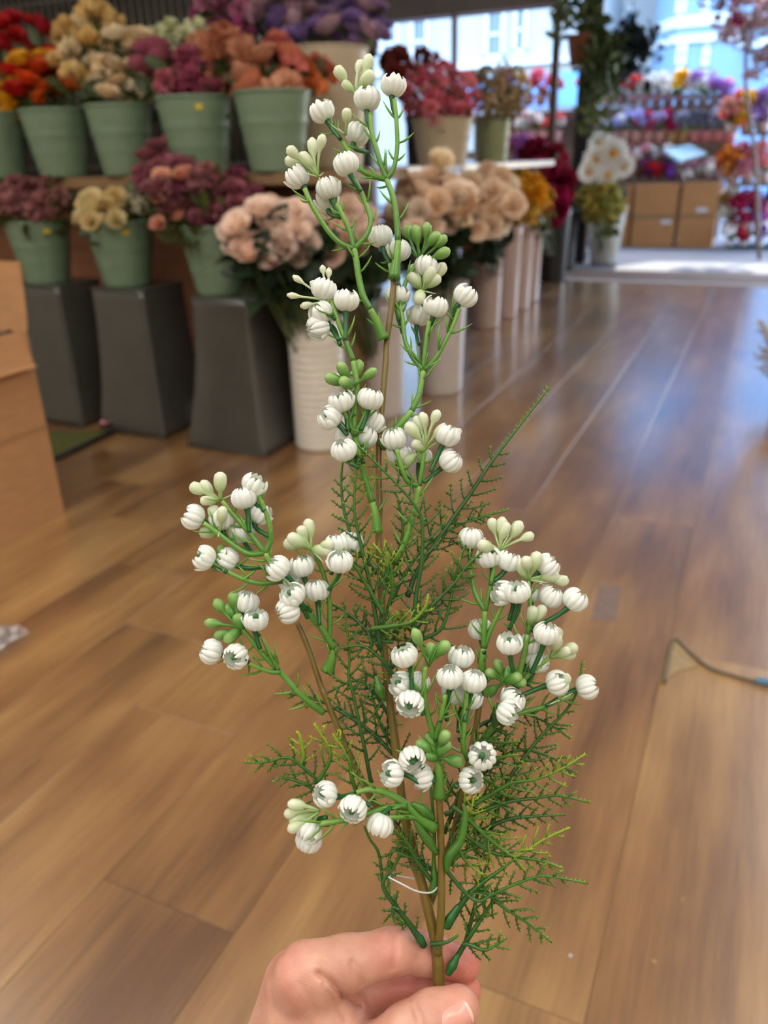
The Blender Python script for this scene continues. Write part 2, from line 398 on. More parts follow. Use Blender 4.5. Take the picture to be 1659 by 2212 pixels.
# ------------------------------------------------------------------ buckets, vases
def bucket_parts(t, rt, rb, h, mt, ribs=(.36, .62), rim=True, n=40):
    pr = [(rb, 0)]
    for i in range(1, 25):
        z = i / 24; r = rb + (rt - rb) * z
        for rr in ribs: r += .0035 * math.exp(-((z - rr) / .02) ** 2)
        pr.append((r, z * h))
    pr += [(rt - .004, h), (rb - .004, .012), (.0001, .012)]
    q = MB(); q.lathe(pr, n); q.build('body', mt, t)
    if rim:
        q = MB(); q.tube([(rt * math.cos(a), rt * math.sin(a), h) for a in np.linspace(0, 2 * math.pi, 41)], .006, 8, cap=False); q.build('rim', mt, t)
def bucket(x, yb, d, wpx, yt, mt, label, name='flower_bucket', group=None, ratio=.7, sticker=None, z=None):
    p = V(x, yb, d); top = V(x, yt, d)
    rt = wpx / 2 * d / F * .93
    zb = SZ + .001 if z is None else z
    r = ray(x, yb); hor = math.hypot(r[0], r[1]); dist = math.hypot(p[0], p[1])
    rtop = ray(x, yt); ht = CAMH + rtop[2] / math.hypot(rtop[0], rtop[1]) * dist
    t = empty(name, (p[0], p[1], zb), label, 'bucket', group)
    bucket_parts(t, rt, rt * ratio, max(.1, ht - zb), mt)
    if sticker:
        a = math.atan2(-p[1], -p[0]) + sticker; h = ht - zb; rr = rt * (ratio + (1 - ratio) * .86) + .003
        q = MB(); q.box((0, 0, 0), (.002, .026, .018))
        o = q.build('price_sticker', M['sticker'], t, smooth=False); o.location = (rr * math.cos(a), rr * math.sin(a), h * .86); o.rotation_euler = (0, 0, a)
        o['label'] = 'small yellow price sticker'
    t['_h'] = ht - zb; t['_r'] = rt
    return t
BG = M['bucket_green']
BK = {}
for key, x, yb, d, w, yt, lab, stk in [
    ('B0', 5, 379, 3.42, 150, 247, 'sage green metal bucket of yellow flowers, last before the red bunch on the shelf', None),
    ('B1', 140, 378, 3.30, 150, 239, 'sage green metal bucket holding red and orange flowers', None),
    ('B2', 277, 375, 3.18, 150, 229, 'sage green metal bucket holding cream flowers', None),
    ('B3', 437, 372, 3.04, 172, 212, 'sage green metal bucket with yellow sticker holding mauve and peach flowers', .1),
    ('B4', 600, 370, 2.92, 172, 200, 'sage green metal bucket holding large peach flowers at the shelf end', None)]:
    BK[key] = bucket(x, yb, d, w, yt, BG, lab, group='sage green buckets on the upper shelf', sticker=stk)
BK['P'] = bucket(715, 371, 3.45, 190, 108, M['bucket_beige'], 'tall beige metal bucket of purple flowers behind the peach flowers', 'tall_bucket', ratio=.78)
BK['K'] = bucket(955, 346, 4.1, 140, 258, M['bucket_beige'], 'beige metal bucket holding pink carnations', ratio=.78)
BK['G'] = bucket(1062, 346, 5.0, 80, 262, mat('olive_enamel', lin((138, 144, 104)), .4, noise=.08), 'olive green bucket of dried beige flowers at the street end of the shelf', ratio=.85)
BK['D'] = bucket(905, 346, 4.5, 60, 250, mat('charcoal_metal', lin((62, 62, 64)), .25, noise=.1), 'slim charcoal metal bucket behind the pink carnations', ratio=.9)

def square_vase(px, pyb, wb, wt, h, dbot, label, Yc=None):
    p = floor_at(px, pyb); c = (p[0], p[1] + wb / 2, 0)
    t = empty('display_pedestal', c, label, 'pedestal', 'grey flared pedestals')
    prof = []
    nz = 16; q = MB(); cs = 6
    def ring(w, z, r=.02):
        vs = []; 
        for ix, iy, a0 in ((1, 1, 0), (-1, 1, 90), (-1, -1, 180), (1, -1, 270)):
            for k in range(cs + 1):
                a = math.radians(a0 + 90 * k / cs); vs.append((ix * (w / 2 - r) + r * math.cos(a), iy * (w / 2 - r) + r * math.sin(a), z))
        return vs
    vs = []; n = 4 * (cs + 1); rings = []
    for i in range(nz + 1):
        z = i / nz; w = wt + (wb - wt) * (1 - z) ** 2.0; rings.append(ring(w, z * h))
    rings.append(ring(wt - .012, h + .003)); 
    for r_ in rings: vs += r_
    fs = []
    for i in range(len(rings) - 1):
        for k in range(n):
            j = (k + 1) % n; fs.append((i * n + k, i * n + j, (i + 1) * n + j, (i + 1) * n + k))
    fs.append(tuple(reversed(range(n)))); fs.append(tuple((len(rings) - 1) * n + k for k in range(n)))
    q.add(vs, fs); q.build('body', M['vase_grey'], t)
    q = MB(); pts = ring(wt, h); q.tube(pts + pts[:1], .0045, 6, cap=False); q.build('rim', M['vase_grey'], t)
    return t
PED = [square_vase(120, 917, .33, .26, .60, 0, 'grey flared pedestal behind the cardboard box'),
       square_vase(283, 940, .36, .27, .60, 0, 'grey flared pedestal under the bucket of pale yellow roses'),
       square_vase(485, 977, .39, .26, .59, 0, 'grey flared pedestal with a window reflection beside the ribbed churn')]
for key, pd, dx, rt, h, lab, stk in [
    ('L1', 0, -.03, .135, .25, 'sage green bucket of dusty pink flowers on the pedestal by the cardboard box', .25),
    ('L2', 1, -.03, .138, .25, 'sage green bucket of pale yellow roses on a grey pedestal', .15),
    ('L3', 2, -.055, .138, .25, 'sage green bucket of plum coloured flowers on a grey pedestal', None)]:
    pl_ = PED[pd].location; hp_ = .604 if pd < 2 else .594
    t = empty('flower_bucket', (pl_[0] + dx, pl_[1] - .02, hp_), lab, 'bucket', 'sage green buckets on the pedestals'); bucket_parts(t, rt, rt * .68, h, BG)
    if stk:
        a = math.atan2(-pl_[1], -pl_[0]) + stk; rr = rt * (.68 + .32 * .86) + .003; q = MB(); q.box((0, 0, 0), (.002, .026, .018))
        o = q.build('price_sticker', M['sticker'], t, smooth=False); o.location = (rr * math.cos(a), rr * math.sin(a), h * .86); o.rotation_euler = (0, 0, a); o['label'] = 'small yellow price sticker'
    t['_r'] = rt; BK[key] = t

def churn(px, py, r, h, label):
    p = floor_at(px, py); t = empty('milk_churn', (p[0], p[1] + r, 0), label, 'churn')
    pr = [(r * .96, 0), (r, .01)]
    n = 14; h2 = h * .70
    for i in range(n * 4 + 1):
        z = .02 + (h2 - .02) * i / (n * 4); pr.append((r * (1 + .018 * math.cos(i / 4 * 2 * math.pi)), z))
    pr += [(r * .98, h2 + .015), (r * .92, h2 + .05), (r * .80, h2 + .085), (r * .78, h - .02), (r * .9, h), (r * .86, h), (r * .7, h * .4), (.0001, h * .4)]
    q = MB(); q.lathe(pr, 40); q.build('body', M['churn'], t)
    for s in (-1, 1):
        q = MB(); q.tube(smooth_path([(s * r * .95, 0, h2), (s * r * 1.25, 0, h2 + .03), (s * r * 1.2, 0, h2 + .09), (s * r * .8, 0, h2 + .11)], 5), .006, 8); q.build('handle', M['wire'], t)
    return t
churn(668, 977, .105, .60, 'white ribbed milk churn on the floor beside a grey vase')
def tall_vase(px, py, rb, rt, h, mt, label, group):
    p = floor_at(px, py); t = empty('tall_vase', (p[0], p[1] + rb, 0), label, 'vase', group)
    pr = [(rb * .97, 0), (rb, .01)] + [(rb + (rt - rb) * (i / 12) ** 1.4, h * i / 12) for i in range(1, 13)] + [(rt - .008, h), (rb * .8, h * .3), (.0001, h * .3)]
    q = MB(); q.lathe(pr, 36); q.build('body', mt, t)
    q = MB(); q.tube([(rt * math.cos(a), rt * math.sin(a), h) for a in np.linspace(0, 2 * math.pi, 37)], .005, 8, cap=False); q.build('rim', mt, t)
    return t
tall_vase(805, 905, .10, .115, .50, M['mauve2'], 'pale grey round vase between the churn and the mauve vase', 'round floor vases along the aisle')
tall_vase(935, 855, .105, .125, .52, M['mauve2'], 'pale grey round vase with a bright edge under the peach roses', 'round floor vases along the aisle')
for i, (px, py) in enumerate([(1042, 712), (1082, 690), (1110, 672), (1132, 655)]):
    tall_vase(px, py, .085, .105, .62, M['mauve'], 'slim pinkish vase in the row receding along the aisle', 'row of slim pinkish vases')

# ------------------------------------------------------------------ artificial flowers in the background
def petal_grid(q, M3, L, Wd, cup, curl, nu=3, nv=4):
    vs = []
    for j in range(nv + 1):
        v = j / nv
        for i in range(nu + 1):
            u = i / nu * 2 - 1
            wdt = Wd * math.sin(math.pi * min(1, .18 + .72 * v)) ** .7
            x = u * wdt; z = L * v; y = cup * (u * u) * wdt + curl * v * v * L
            vs.append(M3 @ Vector((x, y, z)))
    fs = [(j * (nu + 1) + i, j * (nu + 1) + i + 1, (j + 1) * (nu + 1) + i + 1, (j + 1) * (nu + 1) + i) for j in range(nv) for i in range(nu)]
    q.add(vs, fs)
def rose_mesh(seed):
    rnd = random.Random(seed); q = MB()
    for cnt, off, tilt, L, Wd, cup in ((3, .06, 6, .95, .42, -.7), (5, .16, 16, 1.0, .55, -.55), (6, .26, 34, 1.02, .62, -.45), (7, .3, 62, .98, .62, -.3)):
        for k in range(cnt):
            a = 2 * math.pi * (k + rnd.random() * .35) / cnt + off * 9
            R = Matrix.Rotation(a, 4, 'Z') @ Matrix.Translation((0, -off, -.45)) @ Matrix.Rotation(math.radians(tilt + rnd.uniform(-6, 6)), 4, 'X')
            petal_grid(q, R, L * rnd.uniform(.92, 1.06), Wd, cup * -1, -.12 if tilt < 40 else .22)
    return q.mesh('rose_bloom', M['petal'])
def ruffle_mesh(seed, n=20):
    rnd = np.random.RandomState(seed); q = MB(); ph = rnd.rand(6) * 6.28
    for k in range(26):      # many small ruffled petals set on a ball
        d = nrm(rnd.randn(3)); d[2] = abs(d[2]) * .9 - .25; d = nrm(d)
        x, y, z = basis(d, rnd.rand() * 6.28); Mx = Matrix.Identity(4)
        for i in range(3): Mx[i][0] = x[i]; Mx[i][1] = y[i]; Mx[i][2] = z[i]; Mx[i][3] = d[i] * .30
        petal_grid(q, Mx, .72, .40, .5, rnd.uniform(-.4, .4), 3, 3)
    return q.mesh('ruffled_bloom', M['petal'])
def cluster_mesh(seed):
    rnd = np.random.RandomState(seed); q = MB()
    for k in range(22):
        d = nrm(rnd.randn(3)); d[2] = abs(d[2]) - .3; d = nrm(d); c = d * .72
        x, y, z = basis(d, rnd.rand() * 6.28)
        for a in range(5):
            an = a * 2 * math.pi / 5
            dx = x * math.cos(an) + y * math.sin(an); dy = -x * math.sin(an) + y * math.cos(an)
            q.add([c, c + dx * .17 + dy * .12 + z * .06, c + dx * .30 + z * .1, c + dx * .17 - dy * .12 + z * .06], [(0, 1, 2, 3)])
        q.spike(c - d * .7, d, .7, .03)
    return q.mesh('cluster_bloom', M['petal'])
def daisy_mesh():
    q = MB()
    for k in range(20):
        R = Matrix.Rotation(2 * math.pi * k / 20, 4, 'Z') @ Matrix.Rotation(math.radians(78 + (k % 2) * 8), 4, 'X')
        petal_grid(q, R, 1.0, .16, .2, .05, 2, 4)
    return q.mesh('daisy_petals', M['petal'])
q = MB(); q.lathe([(.26, -.04), (.28, .03), (.2, .1), (.0001, .13)], 16); DC = q.mesh('daisy_centre', M['yellow_c'])
BL = {'rose': [rose_mesh(s) for s in (1, 2, 3)], 'ruffle': [ruffle_mesh(s) for s in (4, 5)], 'cluster': [cluster_mesh(s) for s in (6, 7)], 'daisy': [daisy_mesh()]}
q = MB(); q.tube([(0, 0, 0), (.004, 0, .35), (0, .004, .7), (0, 0, 1)], .0028, 6); STEM = q.mesh('flower_stem', M['stemg'])
def leaf_mesh():
    q = MB(); vs = []; nv = 6
    for j in range(nv + 1):
        v = j / nv; w = .28 * math.sin(math.pi * v) ** .8 + .004
        for u in (-1, 0, 1): vs.append((u * w, -.25 * v * v + .10 * abs(u) * w * 4, v))
    fs = []
    for j in range(nv):
        for i in range(2): fs.append((j * 3 + i, j * 3 + i + 1, (j + 1) * 3 + i + 1, (j + 1) * 3 + i))
    q.add(vs, fs); return q.mesh('leaf', M['leafd'])
LEAF = leaf_mesh()
def flower(base, head, size, kind, col, label, group, nleaf=2, leafcol=(50, 66, 30), leafsize=.09, name='artificial_flower', axis=None, cat='flower'):
    base = np.asarray(base, float); head = np.asarray(head, float); d = head - base; L = np.linalg.norm(d)
    t = empty({'rose':'fabric_rose','ruffle':'carnation','cluster':'filler_flower','daisy':'daisy'}[kind] if name == 'artificial_flower' else name, base, label, cat, group)
    sx = 1.0
    link('stem', STEM, t, mat4((0, 0, 0), d, sx, sx, L))
    ax = axis if axis is not None else nrm(nrm(d) * .7 + nrm(CAM - head) * random.uniform(.15, .8) + np.random.randn(3) * .22)
    c = tuple(np.clip(np.array(lin(col)) * random.uniform(.85, 1.15), 0, 1))
    bl = link('bloom', random.choice(BL[kind]), t, mat4(d, ax, size, roll=random.random() * 6), c)
    if kind == 'daisy': link('flower_centre', DC, t, mat4(d + nrm(ax) * size * .02, ax, size, roll=0))
    for k in range(nleaf):
        f = random.uniform(.55, .93); a = random.random() * 6.28
        x, y, z = basis(d, a); dd = nrm(x + nrm(d) * random.uniform(.2, .9))
        ls = leafsize * random.uniform(.7, 1.2)
        link('leaf', LEAF, t, mat4(d * f, dd, ls, roll=random.random() * 6), tuple(np.array(lin(leafcol)) * random.uniform(.7, 1.3)))
    return t
def scatter(bk, cx, cy, rx, ry, n, depth, dd, kinds, cols, px, label, group, **kw):
    """n flowers standing in bucket bk whose heads fill the blob (cx,cy,rx,ry) seen at about this depth"""
    t = BK[bk] if isinstance(bk, str) else None
    pts = []
    for k in range(n):
        best = None
        for tr in range(14):
            a = random.random() * 6.283; r = math.sqrt(random.random())
            p = (cx + rx * r * math.cos(a), cy + ry * r * math.sin(a))
            s = min([math.hypot((p[0] - u[0]) / rx, (p[1] - u[1]) / ry) for u in pts] or [9])
            if best is None or s > best[0]: best = (s, p)
        pts.append(best[1])
    for (x, y) in pts:
        d = depth + random.uniform(-dd, dd) + (cy - y) / ry * dd * .5
        col = random.choice(cols)
        hd = V(x, y, d)
        if t is not None:
            r = t['_r'] * .45 * math.sqrt(random.random()); a = random.random() * 6.28
            bs = np.array(t.location) + np.array([r * math.cos(a), r * math.sin(a), .016])
        else:
            bs = np.array(bk) + np.array([random.uniform(-.03, .03), random.uniform(-.03, .03), 0])
        s = px * .60 * d / F * random.uniform(.85, 1.12)
        flower(bs, hd, s, random.choice(kinds), col, label, group, **kw)
R_, RU, CL = ['rose'], ['ruffle'], ['cluster']
GL = dict(leafcol=(58, 70, 32))
scatter('B0', 10, 205, 30, 55, 8, 3.36, .08, R_, [(222, 168, 30), (206, 140, 28)], 38, 'golden yellow fabric flower at the end of the upper shelf', 'golden yellow flowers', **GL)
scatter('B0', 40, 90, 95, 55, 22, 3.5, .1, R_, [(196, 26, 30), (176, 18, 34), (205, 40, 38)], 38, 'bright red fabric flower rising above the orange ones', 'bright red flowers', **GL)
scatter('B1', 85, 165, 75, 48, 16, 3.28, .08, R_, [(226, 84, 22), (232, 104, 24), (236, 176, 44), (196, 34, 24)], 44, 'orange and yellow fabric flower in the bucket below the red ones', 'orange and yellow flowers', **GL)
scatter('B2', 195, 105, 75, 80, 20, 3.3, .1, R_ + RU, [(232, 204, 140), (238, 216, 170), (226, 196, 128)], 46, 'pale yellow fabric rose beside the red flowers', 'pale yellow roses', **GL)
scatter('B2', 270, 145, 70, 85, 18, 3.16, .08, R_ + RU, [(234, 212, 172), (226, 198, 152), (238, 224, 190)], 46, 'cream fabric rose above the middle green bucket', 'cream roses on the upper shelf', **GL)
scatter('B3', 400, 90, 70, 35, 12, 3.3, .08, RU, [(226, 226, 190), (216, 220, 176)], 44, 'greenish white fabric flower behind the mauve ones', 'greenish white flowers', **GL)
scatter('B3', 335, 130, 40, 30, 7, 3.02, .06, R_, [(150, 70, 88), (160, 86, 100)], 46, 'dark mauve fabric flower between cream and pink ones', 'dark mauve flowers', **GL)
scatter('B3', 415, 165, 60, 42, 12, 2.98, .06, R_ + RU, [(190, 112, 116), (178, 98, 110), (164, 78, 100)], 50, 'dusky pink fabric flower above the stickered bucket', 'dusky pink flowers', **GL)
scatter('B3', 470, 130, 55, 55, 13, 3.02, .08, RU, [(206, 142, 108), (198, 126, 92), (216, 160, 124)], 54, 'peach ruffled flower above the stickered bucket', 'peach flowers above the stickered bucket', **GL)
scatter('B4', 580, 150, 62, 55, 13, 2.88, .07, RU + R_, [(210, 142, 104), (204, 122, 90), (216, 156, 122), (198, 108, 92)], 62, 'large peach ruffled flower in the end bucket', 'large peach flowers', **GL)
scatter('B4', 680, 165, 28, 32, 4, 2.95, .04, RU, [(206, 116, 60), (196, 104, 66)], 50, 'orange peach flower leaning out of the end bucket', 'orange peach flowers', **GL)
scatter('P', 490, 35, 62, 60, 15, 3.55, .12, RU + R_, [(196, 120, 150), (206, 136, 160), (188, 90, 140)], 42, 'pink fabric flower on the side of the tall purple bunch', 'pink flowers of the tall bunch', **GL)
scatter('P', 640, 30, 90, 55, 20, 3.5, .12, R_, [(154, 124, 176), (142, 114, 170), (196, 156, 168), (168, 130, 176)], 46, 'purple fabric rose in the tall beige bucket', 'purple roses of the tall bunch', leafcol=(70, 76, 44))
scatter('P', 770, 50, 65, 48, 16, 3.45, .12, R_, [(136, 110, 170), (146, 118, 176), (192, 156, 170), (160, 128, 168)], 46, 'violet fabric rose in the tall beige bucket near the window', 'violet roses of the tall bunch', leafcol=(70, 76, 44), nleaf=3)
scatter('L1', 70, 425, 78, 36, 20, 3.25, .06, RU, [(168, 112, 106), (156, 98, 98), (174, 124, 116)], 40, 'dusty pink fabric flower on the pedestal', 'dusty pink flowers', leafcol=(84, 84, 32), nleaf=3)
scatter('L2', 225, 455, 54, 34, 13, 3.1, .05, R_, [(232, 214, 160), (226, 204, 146)], 40, 'pale yellow fabric rose on the pedestal', 'pale yellow roses on the pedestal', leafcol=(62, 68, 30), nleaf=3)
scatter('L2', 305, 440, 20, 24, 4, 3.12, .05, CL, [(206, 200, 170)], 40, 'small white filler flower beside the pale yellow roses', 'white filler flowers', leafcol=(62, 68, 30), nleaf=3)
scatter('L3', 365, 370, 62, 66, 20, 2.9, .06, R_ + RU, [(160, 96, 104), (146, 80, 92), (166, 108, 112)], 42, 'plum fabric flower in the tall part of the bunch', 'plum flowers', leafcol=(70, 74, 30), nleaf=3)
scatter('L3', 460, 430, 95, 62, 26, 2.88, .06, R_ + RU, [(156, 90, 100), (138, 70, 88), (168, 110, 112), (152, 80, 98)], 42, 'plum fabric flower in the low part of the bunch', 'plum flowers', leafcol=(70, 74, 30), nleaf=3)
scatter('L3', 372, 430, 48, 75, 5, 2.84, .03, R_, [(214, 140, 118), (208, 150, 124), (220, 170, 142)], 34, 'coral fabric flower among the plum ones', 'coral flowers among the plum ones', leafcol=(70, 74, 30))
# big cream roses standing in the churn and the floor vases
chp = floor_at(668, 977) + np.array([0, .105, .25]); vp2 = floor_at(935, 855) + np.array([0, .105, .16]); vp3 = floor_at(805, 905) + np.array([0, .1, .16])
DL = dict(leafcol=(34, 52, 30), nleaf=5, leafsize=.11)
scatter(chp, 585, 500, 95, 58, 34, 2.70, .06, R_, [(242, 220, 202), (236, 210, 190), (244, 224, 208)], 48, 'beige fabric rose standing in the ribbed churn', 'beige roses over the churn', **DL)
scatter(vp3, 715, 485, 80, 62, 22, 2.85, .06, R_, [(242, 218, 198), (236, 208, 186)], 46, 'beige fabric rose between the churn and the peach roses', 'beige roses over the middle vase', **DL)
scatter(vp2, 930, 440, 84, 64, 30, 3.3, .08, R_, [(248, 226, 200), (242, 216, 188), (250, 232, 210)], 46, 'peach fabric rose above the pale grey vase', 'peach roses over the pale grey vase', **DL)
scatter(vp2, 955, 342, 4, 4, 1, 3.3, .01, R_, [(248, 224, 196)], 50, 'single peach rose standing above the others', 'single tall peach rose', **DL)
pv = floor_at(1060, 700) + np.array([0, .09, .2])
scatter(pv, 1050, 440, 62, 62, 26, 4.3, .15, R_, [(248, 226, 200), (242, 216, 186), (250, 234, 212)], 42, 'peach fabric rose above the slim pinkish vases', 'peach roses over the pinkish vases', **DL)
scatter('K', 955, 205, 78, 58, 46, 4.05, .12, CL + RU, [(222, 112, 130), (230, 128, 144), (214, 98, 118), (234, 148, 158)], 30, 'pink carnation in the beige bucket on the side shelf', 'pink carnations', leafcol=(80, 84, 44), nleaf=1)
scatter('D', 890, 145, 65, 26, 12, 4.5, .12, CL + RU, [(160, 60, 44), (146, 52, 40), (150, 70, 60)], 40, 'rust red flower behind the pink carnations', 'rust red flowers', leafcol=(96, 76, 40))
scatter('G', 1075, 200, 62, 58, 26, 4.95, .15, CL, [(182, 154, 112), (170, 144, 104), (190, 164, 126)], 34, 'dried beige flower in the olive bucket', 'dried beige flowers', leafcol=(120, 104, 64))
py_ = floor_at(1132, 655) + np.array([0.05, .6, .3])
scatter(py_, 1120, 430, 62, 48, 22, 5.3, .2, CL + RU, [(234, 176, 34), (228, 156, 24), (226, 190, 60)], 34, 'bright yellow flower beside the peach roses', 'bright yellow flowers', leafcol=(90, 100, 36))
t = tall_vase(1185, 610, .12, .14, .62, M['blackpost'], 'black round vase of crimson flowers beside the black post', 'black vases by the post')
pr_ = floor_at(1185, 610) + np.array([0, .12, .2])
scatter(pr_, 1172, 395, 50, 80, 26, 6.5, .2, R_ + RU, [(150, 12, 54), (134, 8, 44), (168, 20, 74)], 46, 'crimson fabric flower beside the black post', 'crimson flowers', leafcol=(46, 60, 40))
scatter(pr_, 1130, 318, 30, 18, 6, 6.7, .1, RU, [(190, 120, 196), (206, 130, 180)], 34, 'lilac flower behind the crimson ones', 'lilac flowers', leafcol=(46, 60, 40))

# ------------------------------------------------------------------ shop front and street
def box_part(t, name, c, d, mt, rz=0, bev=0):
    q = MB(); q.box(c, d, rz, bev); return q.build(name, mt, t, smooth=False)
pc = atY(1242, 560, 8.9)
t = empty('black_post', (pc[0], 8.95, 0), 'square black post of the shop front beside the crimson flowers', 'post')
box_part(t, 'shaft', (0, 0, 1.47), (.17, .17, 2.92), M['blackpost'], bev=.006); box_part(t, 'foot', (0, 0, .04), (.21, .21, .08), M['blackpost'], bev=.006)
box_part(t, 'lit_side_strip', (.095, -.03, 1.45), (.02, .06, 2.85), M['brownwood'])  # stands for the post's lit side, the light put into its brown colour
pw = atY(1197, 200, 8.86)
t = empty('window_mullion', (pw[0], 8.86, 0), 'brown wooden mullion of the shop window', 'mullion')
box_part(t, 'shaft', (0, 0, 1.2), (.07, .07, 2.4), M['brownwood'], bev=.004); box_part(t, 'sill', (-1.0, 0, .45), (2.0, .09, .06), M['brownwood'])
pw2 = atY(982, 100, 8.86)
t = empty('window_mullion', (pw2[0], 8.86, 0), 'slim grey mullion dividing the shop window behind the pink carnations', 'mullion')
box_part(t, 'shaft', (0, 0, 1.2), (.05, .06, 2.4), M['fascia'], bev=.004)

# foliage builder: one mesh of separate leaves along a set of strands
def foliage(name, strands, nper, size, cols, t, origin):
    for ci, col in enumerate(cols):
        q = MB()
        for si, st in enumerate(strands):
            sp = smooth_path(st, 6)
            if si % len(cols) != ci: continue
            q.tube(sp, .004, 5)
            for k in range(nper):
                p = sp[random.randrange(len(sp))] + np.random.randn(3) * size * .55
                x, y, z = basis(np.random.randn(3), random.random() * 6); s = size * random.uniform(.6, 1.25)
                q.add([p, p + x * s * .28 + z * s * .4, p + z * s, p - x * s * .28 + z * s * .4, p + z * s * .45 + y * s * .1], [(0, 1, 4), (1, 2, 4), (2, 3, 4), (3, 0, 4)])
        o = link(name, q.mesh(name, M['leafd'], origin), t); o.color = (*lin(col), 1)
org = V(1265, 60, 7.4)
t = empty('hanging_vine', org, 'green trailing vine in a terracotta pot hanging on the black post', 'vine')
S8 = lambda x, y, d=7.3: V(x, y, d + random.uniform(-.15, .15))
foliage('trailing_leaves', [[S8(1262, 0), S8(1266, 40), S8(1270, 90)], [S8(1275, 0), S8(1270, 60), S8(1280, 120)], [S8(1282, 90), S8(1296, 150), S8(1290, 240)], [S8(1285, 60), S8(1312, 110), S8(1318, 190)],
        [S8(1300, 70), S8(1300, 130), S8(1295, 200)], [S8(1225, 0), S8(1215, 30), S8(1222, 60)], [S8(1280, 160), S8(1278, 220), S8(1290, 275)], [S8(1305, 90), S8(1325, 130), S8(1310, 170)]], 120, .105,
        [(84, 96, 40), (60, 74, 34), (112, 122, 70)], t, org)
q = MB(); q.lathe([(.08, 0), (.12, .22), (.135, .23), (.13, .25), (.11, .24), (.0001, .2)], 24, c=V(1250, 142, 7.4) - org); q.build('pot', mat('terracotta', lin((150, 98, 70)), .7, noise=.1), t)
org = V(1370, 60, 7.6)
t = empty('hanging_basket', org, 'dark leaved hanging basket plant beyond the black post', 'hanging basket')
foliage('dark_leaves', [[V(1345, 90, 7.6), V(1375, 85, 7.7), V(1405, 100, 7.6)], [V(1330, 75, 7.6), V(1360, 110, 7.5), V(1380, 125, 7.6)], [V(1350, 120, 7.6), V(1342, 140, 7.6), V(1338, 165, 7.6)]], 110, .13, [(40, 52, 48), (30, 40, 40)], t, org)
q = MB(); q.tube([V(1368, 0, 7.6) - org, V(1368, 88, 7.6) - org], .006, 6); q.build('chain', M['blackpost'], t)

# white daisies in a pale bucket by the door
dp = floor_at(1297, 572)
t = empty('flower_bucket', (dp[0], dp[1] + .15, 0), 'pale translucent bucket of daisies standing by the door', 'bucket')
bucket_parts(t, .20, .14, .55, mat('pale_bucket', lin((196, 194, 186)), .25, noise=.05, translucent=.3), ribs=())
t['_r'] = .2; BK['DAISY'] = t
for x, y, pxs in ((1325, 332, 34), (1288, 345, 32), (1296, 312, 28), (1346, 358, 26), (1272, 372, 24), (1312, 376, 28)):
    hd = V(x, y, 7.55 + random.uniform(-.08, .08)); bs = np.array(t.location) + np.array([random.uniform(-.05, .05), random.uniform(-.05, .05), .03])
    flower(bs, hd, pxs * 7.55 / F, 'daisy', (236, 232, 222), 'big white daisy with yellow centre by the door', 'white daisies by the door', nleaf=2, leafcol=(50, 60, 40), leafsize=.16,
           axis=nrm(nrm(CAM - hd) + np.random.randn(3) * .25))
scatter('DAISY', 1297, 435, 42, 38, 22, 7.6, .12, CL, [(176, 160, 70), (150, 146, 62), (196, 172, 70)], 36, 'yellow green filler flower under the daisies', 'filler flowers under the daisies', leafcol=(84, 90, 50), nleaf=2, leafsize=.14)
q = floor_at(1176, 572); t = empty('slim_vase', (q[0], q[1], 0), 'slim white vase standing in the dark beside the black post', 'vase')
qq = MB(); qq.lathe([(.07, 0), (.075, .01), (.09, .3), (.12, .52), (.115, .52), (.06, .2), (.0001, .2)], 28); qq.build('body', M['shelfwhite'], t)
qq = MB(); qq.tube([(.12 * math.cos(a), .12 * math.sin(a), .52) for a in np.linspace(0, 6.2832, 29)], .004, 6, cap=False); qq.build('rim', M['shelfwhite'], t)
for px_, py_2, lb in ((1150, 600, 'black round vase in front of the slim white vase'), (1212, 585, 'black round vase against the black post')):
    tall_vase(px_, py_2, .10, .12, .55, M['blackpost'], lb, 'black vases by the post')

# the flower stall on the pavement
st0 = atY(1085, 300, 11.3); st1 = atY(1575, 300, 11.3)
xs0, xs1 = st0[0] - .5, st1[0]
t = empty('flower_stall', ((xs0 + xs1) / 2, 11.3, 0), 'stepped wooden flower stall on the pavement outside', 'stall')
wS = xs1 - xs0
def zat(px, py, Y): return atY(px, py, Y)[2]
ZA = zat(1450, 229, 11.5); ZB = zat(1450, 313, 11.15); ZC_ = zat(1450, 390, 10.85)
for nm, z, Y in (('tier', ZA, 11.5), ('tier', ZB, 11.15), ('tier', ZC_, 10.85)):
    box_part(t, nm, (0, Y - 11.3, z - .02), (wS, .34, .04), M['stallwood'])
    box_part(t, 'tier_front', (0, Y - 11.3 - .17, z - .06), (wS, .02, .1), M['stallwood'])
box_part(t, 'back_panel', (0, .45, ZA / 2), (wS, .02, ZA), M['stallwood'])
for x in (-.48, 0, .48):
    box_part(t, 'leg', (x * wS, .2, ZA / 2 - .02), (.05, .05, ZA - .04), M['stallwood']); box_part(t, 'leg', (x * wS, -.42, ZC_ / 2 - .02), (.05, .05, ZC_ - .04), M['stallwood'])
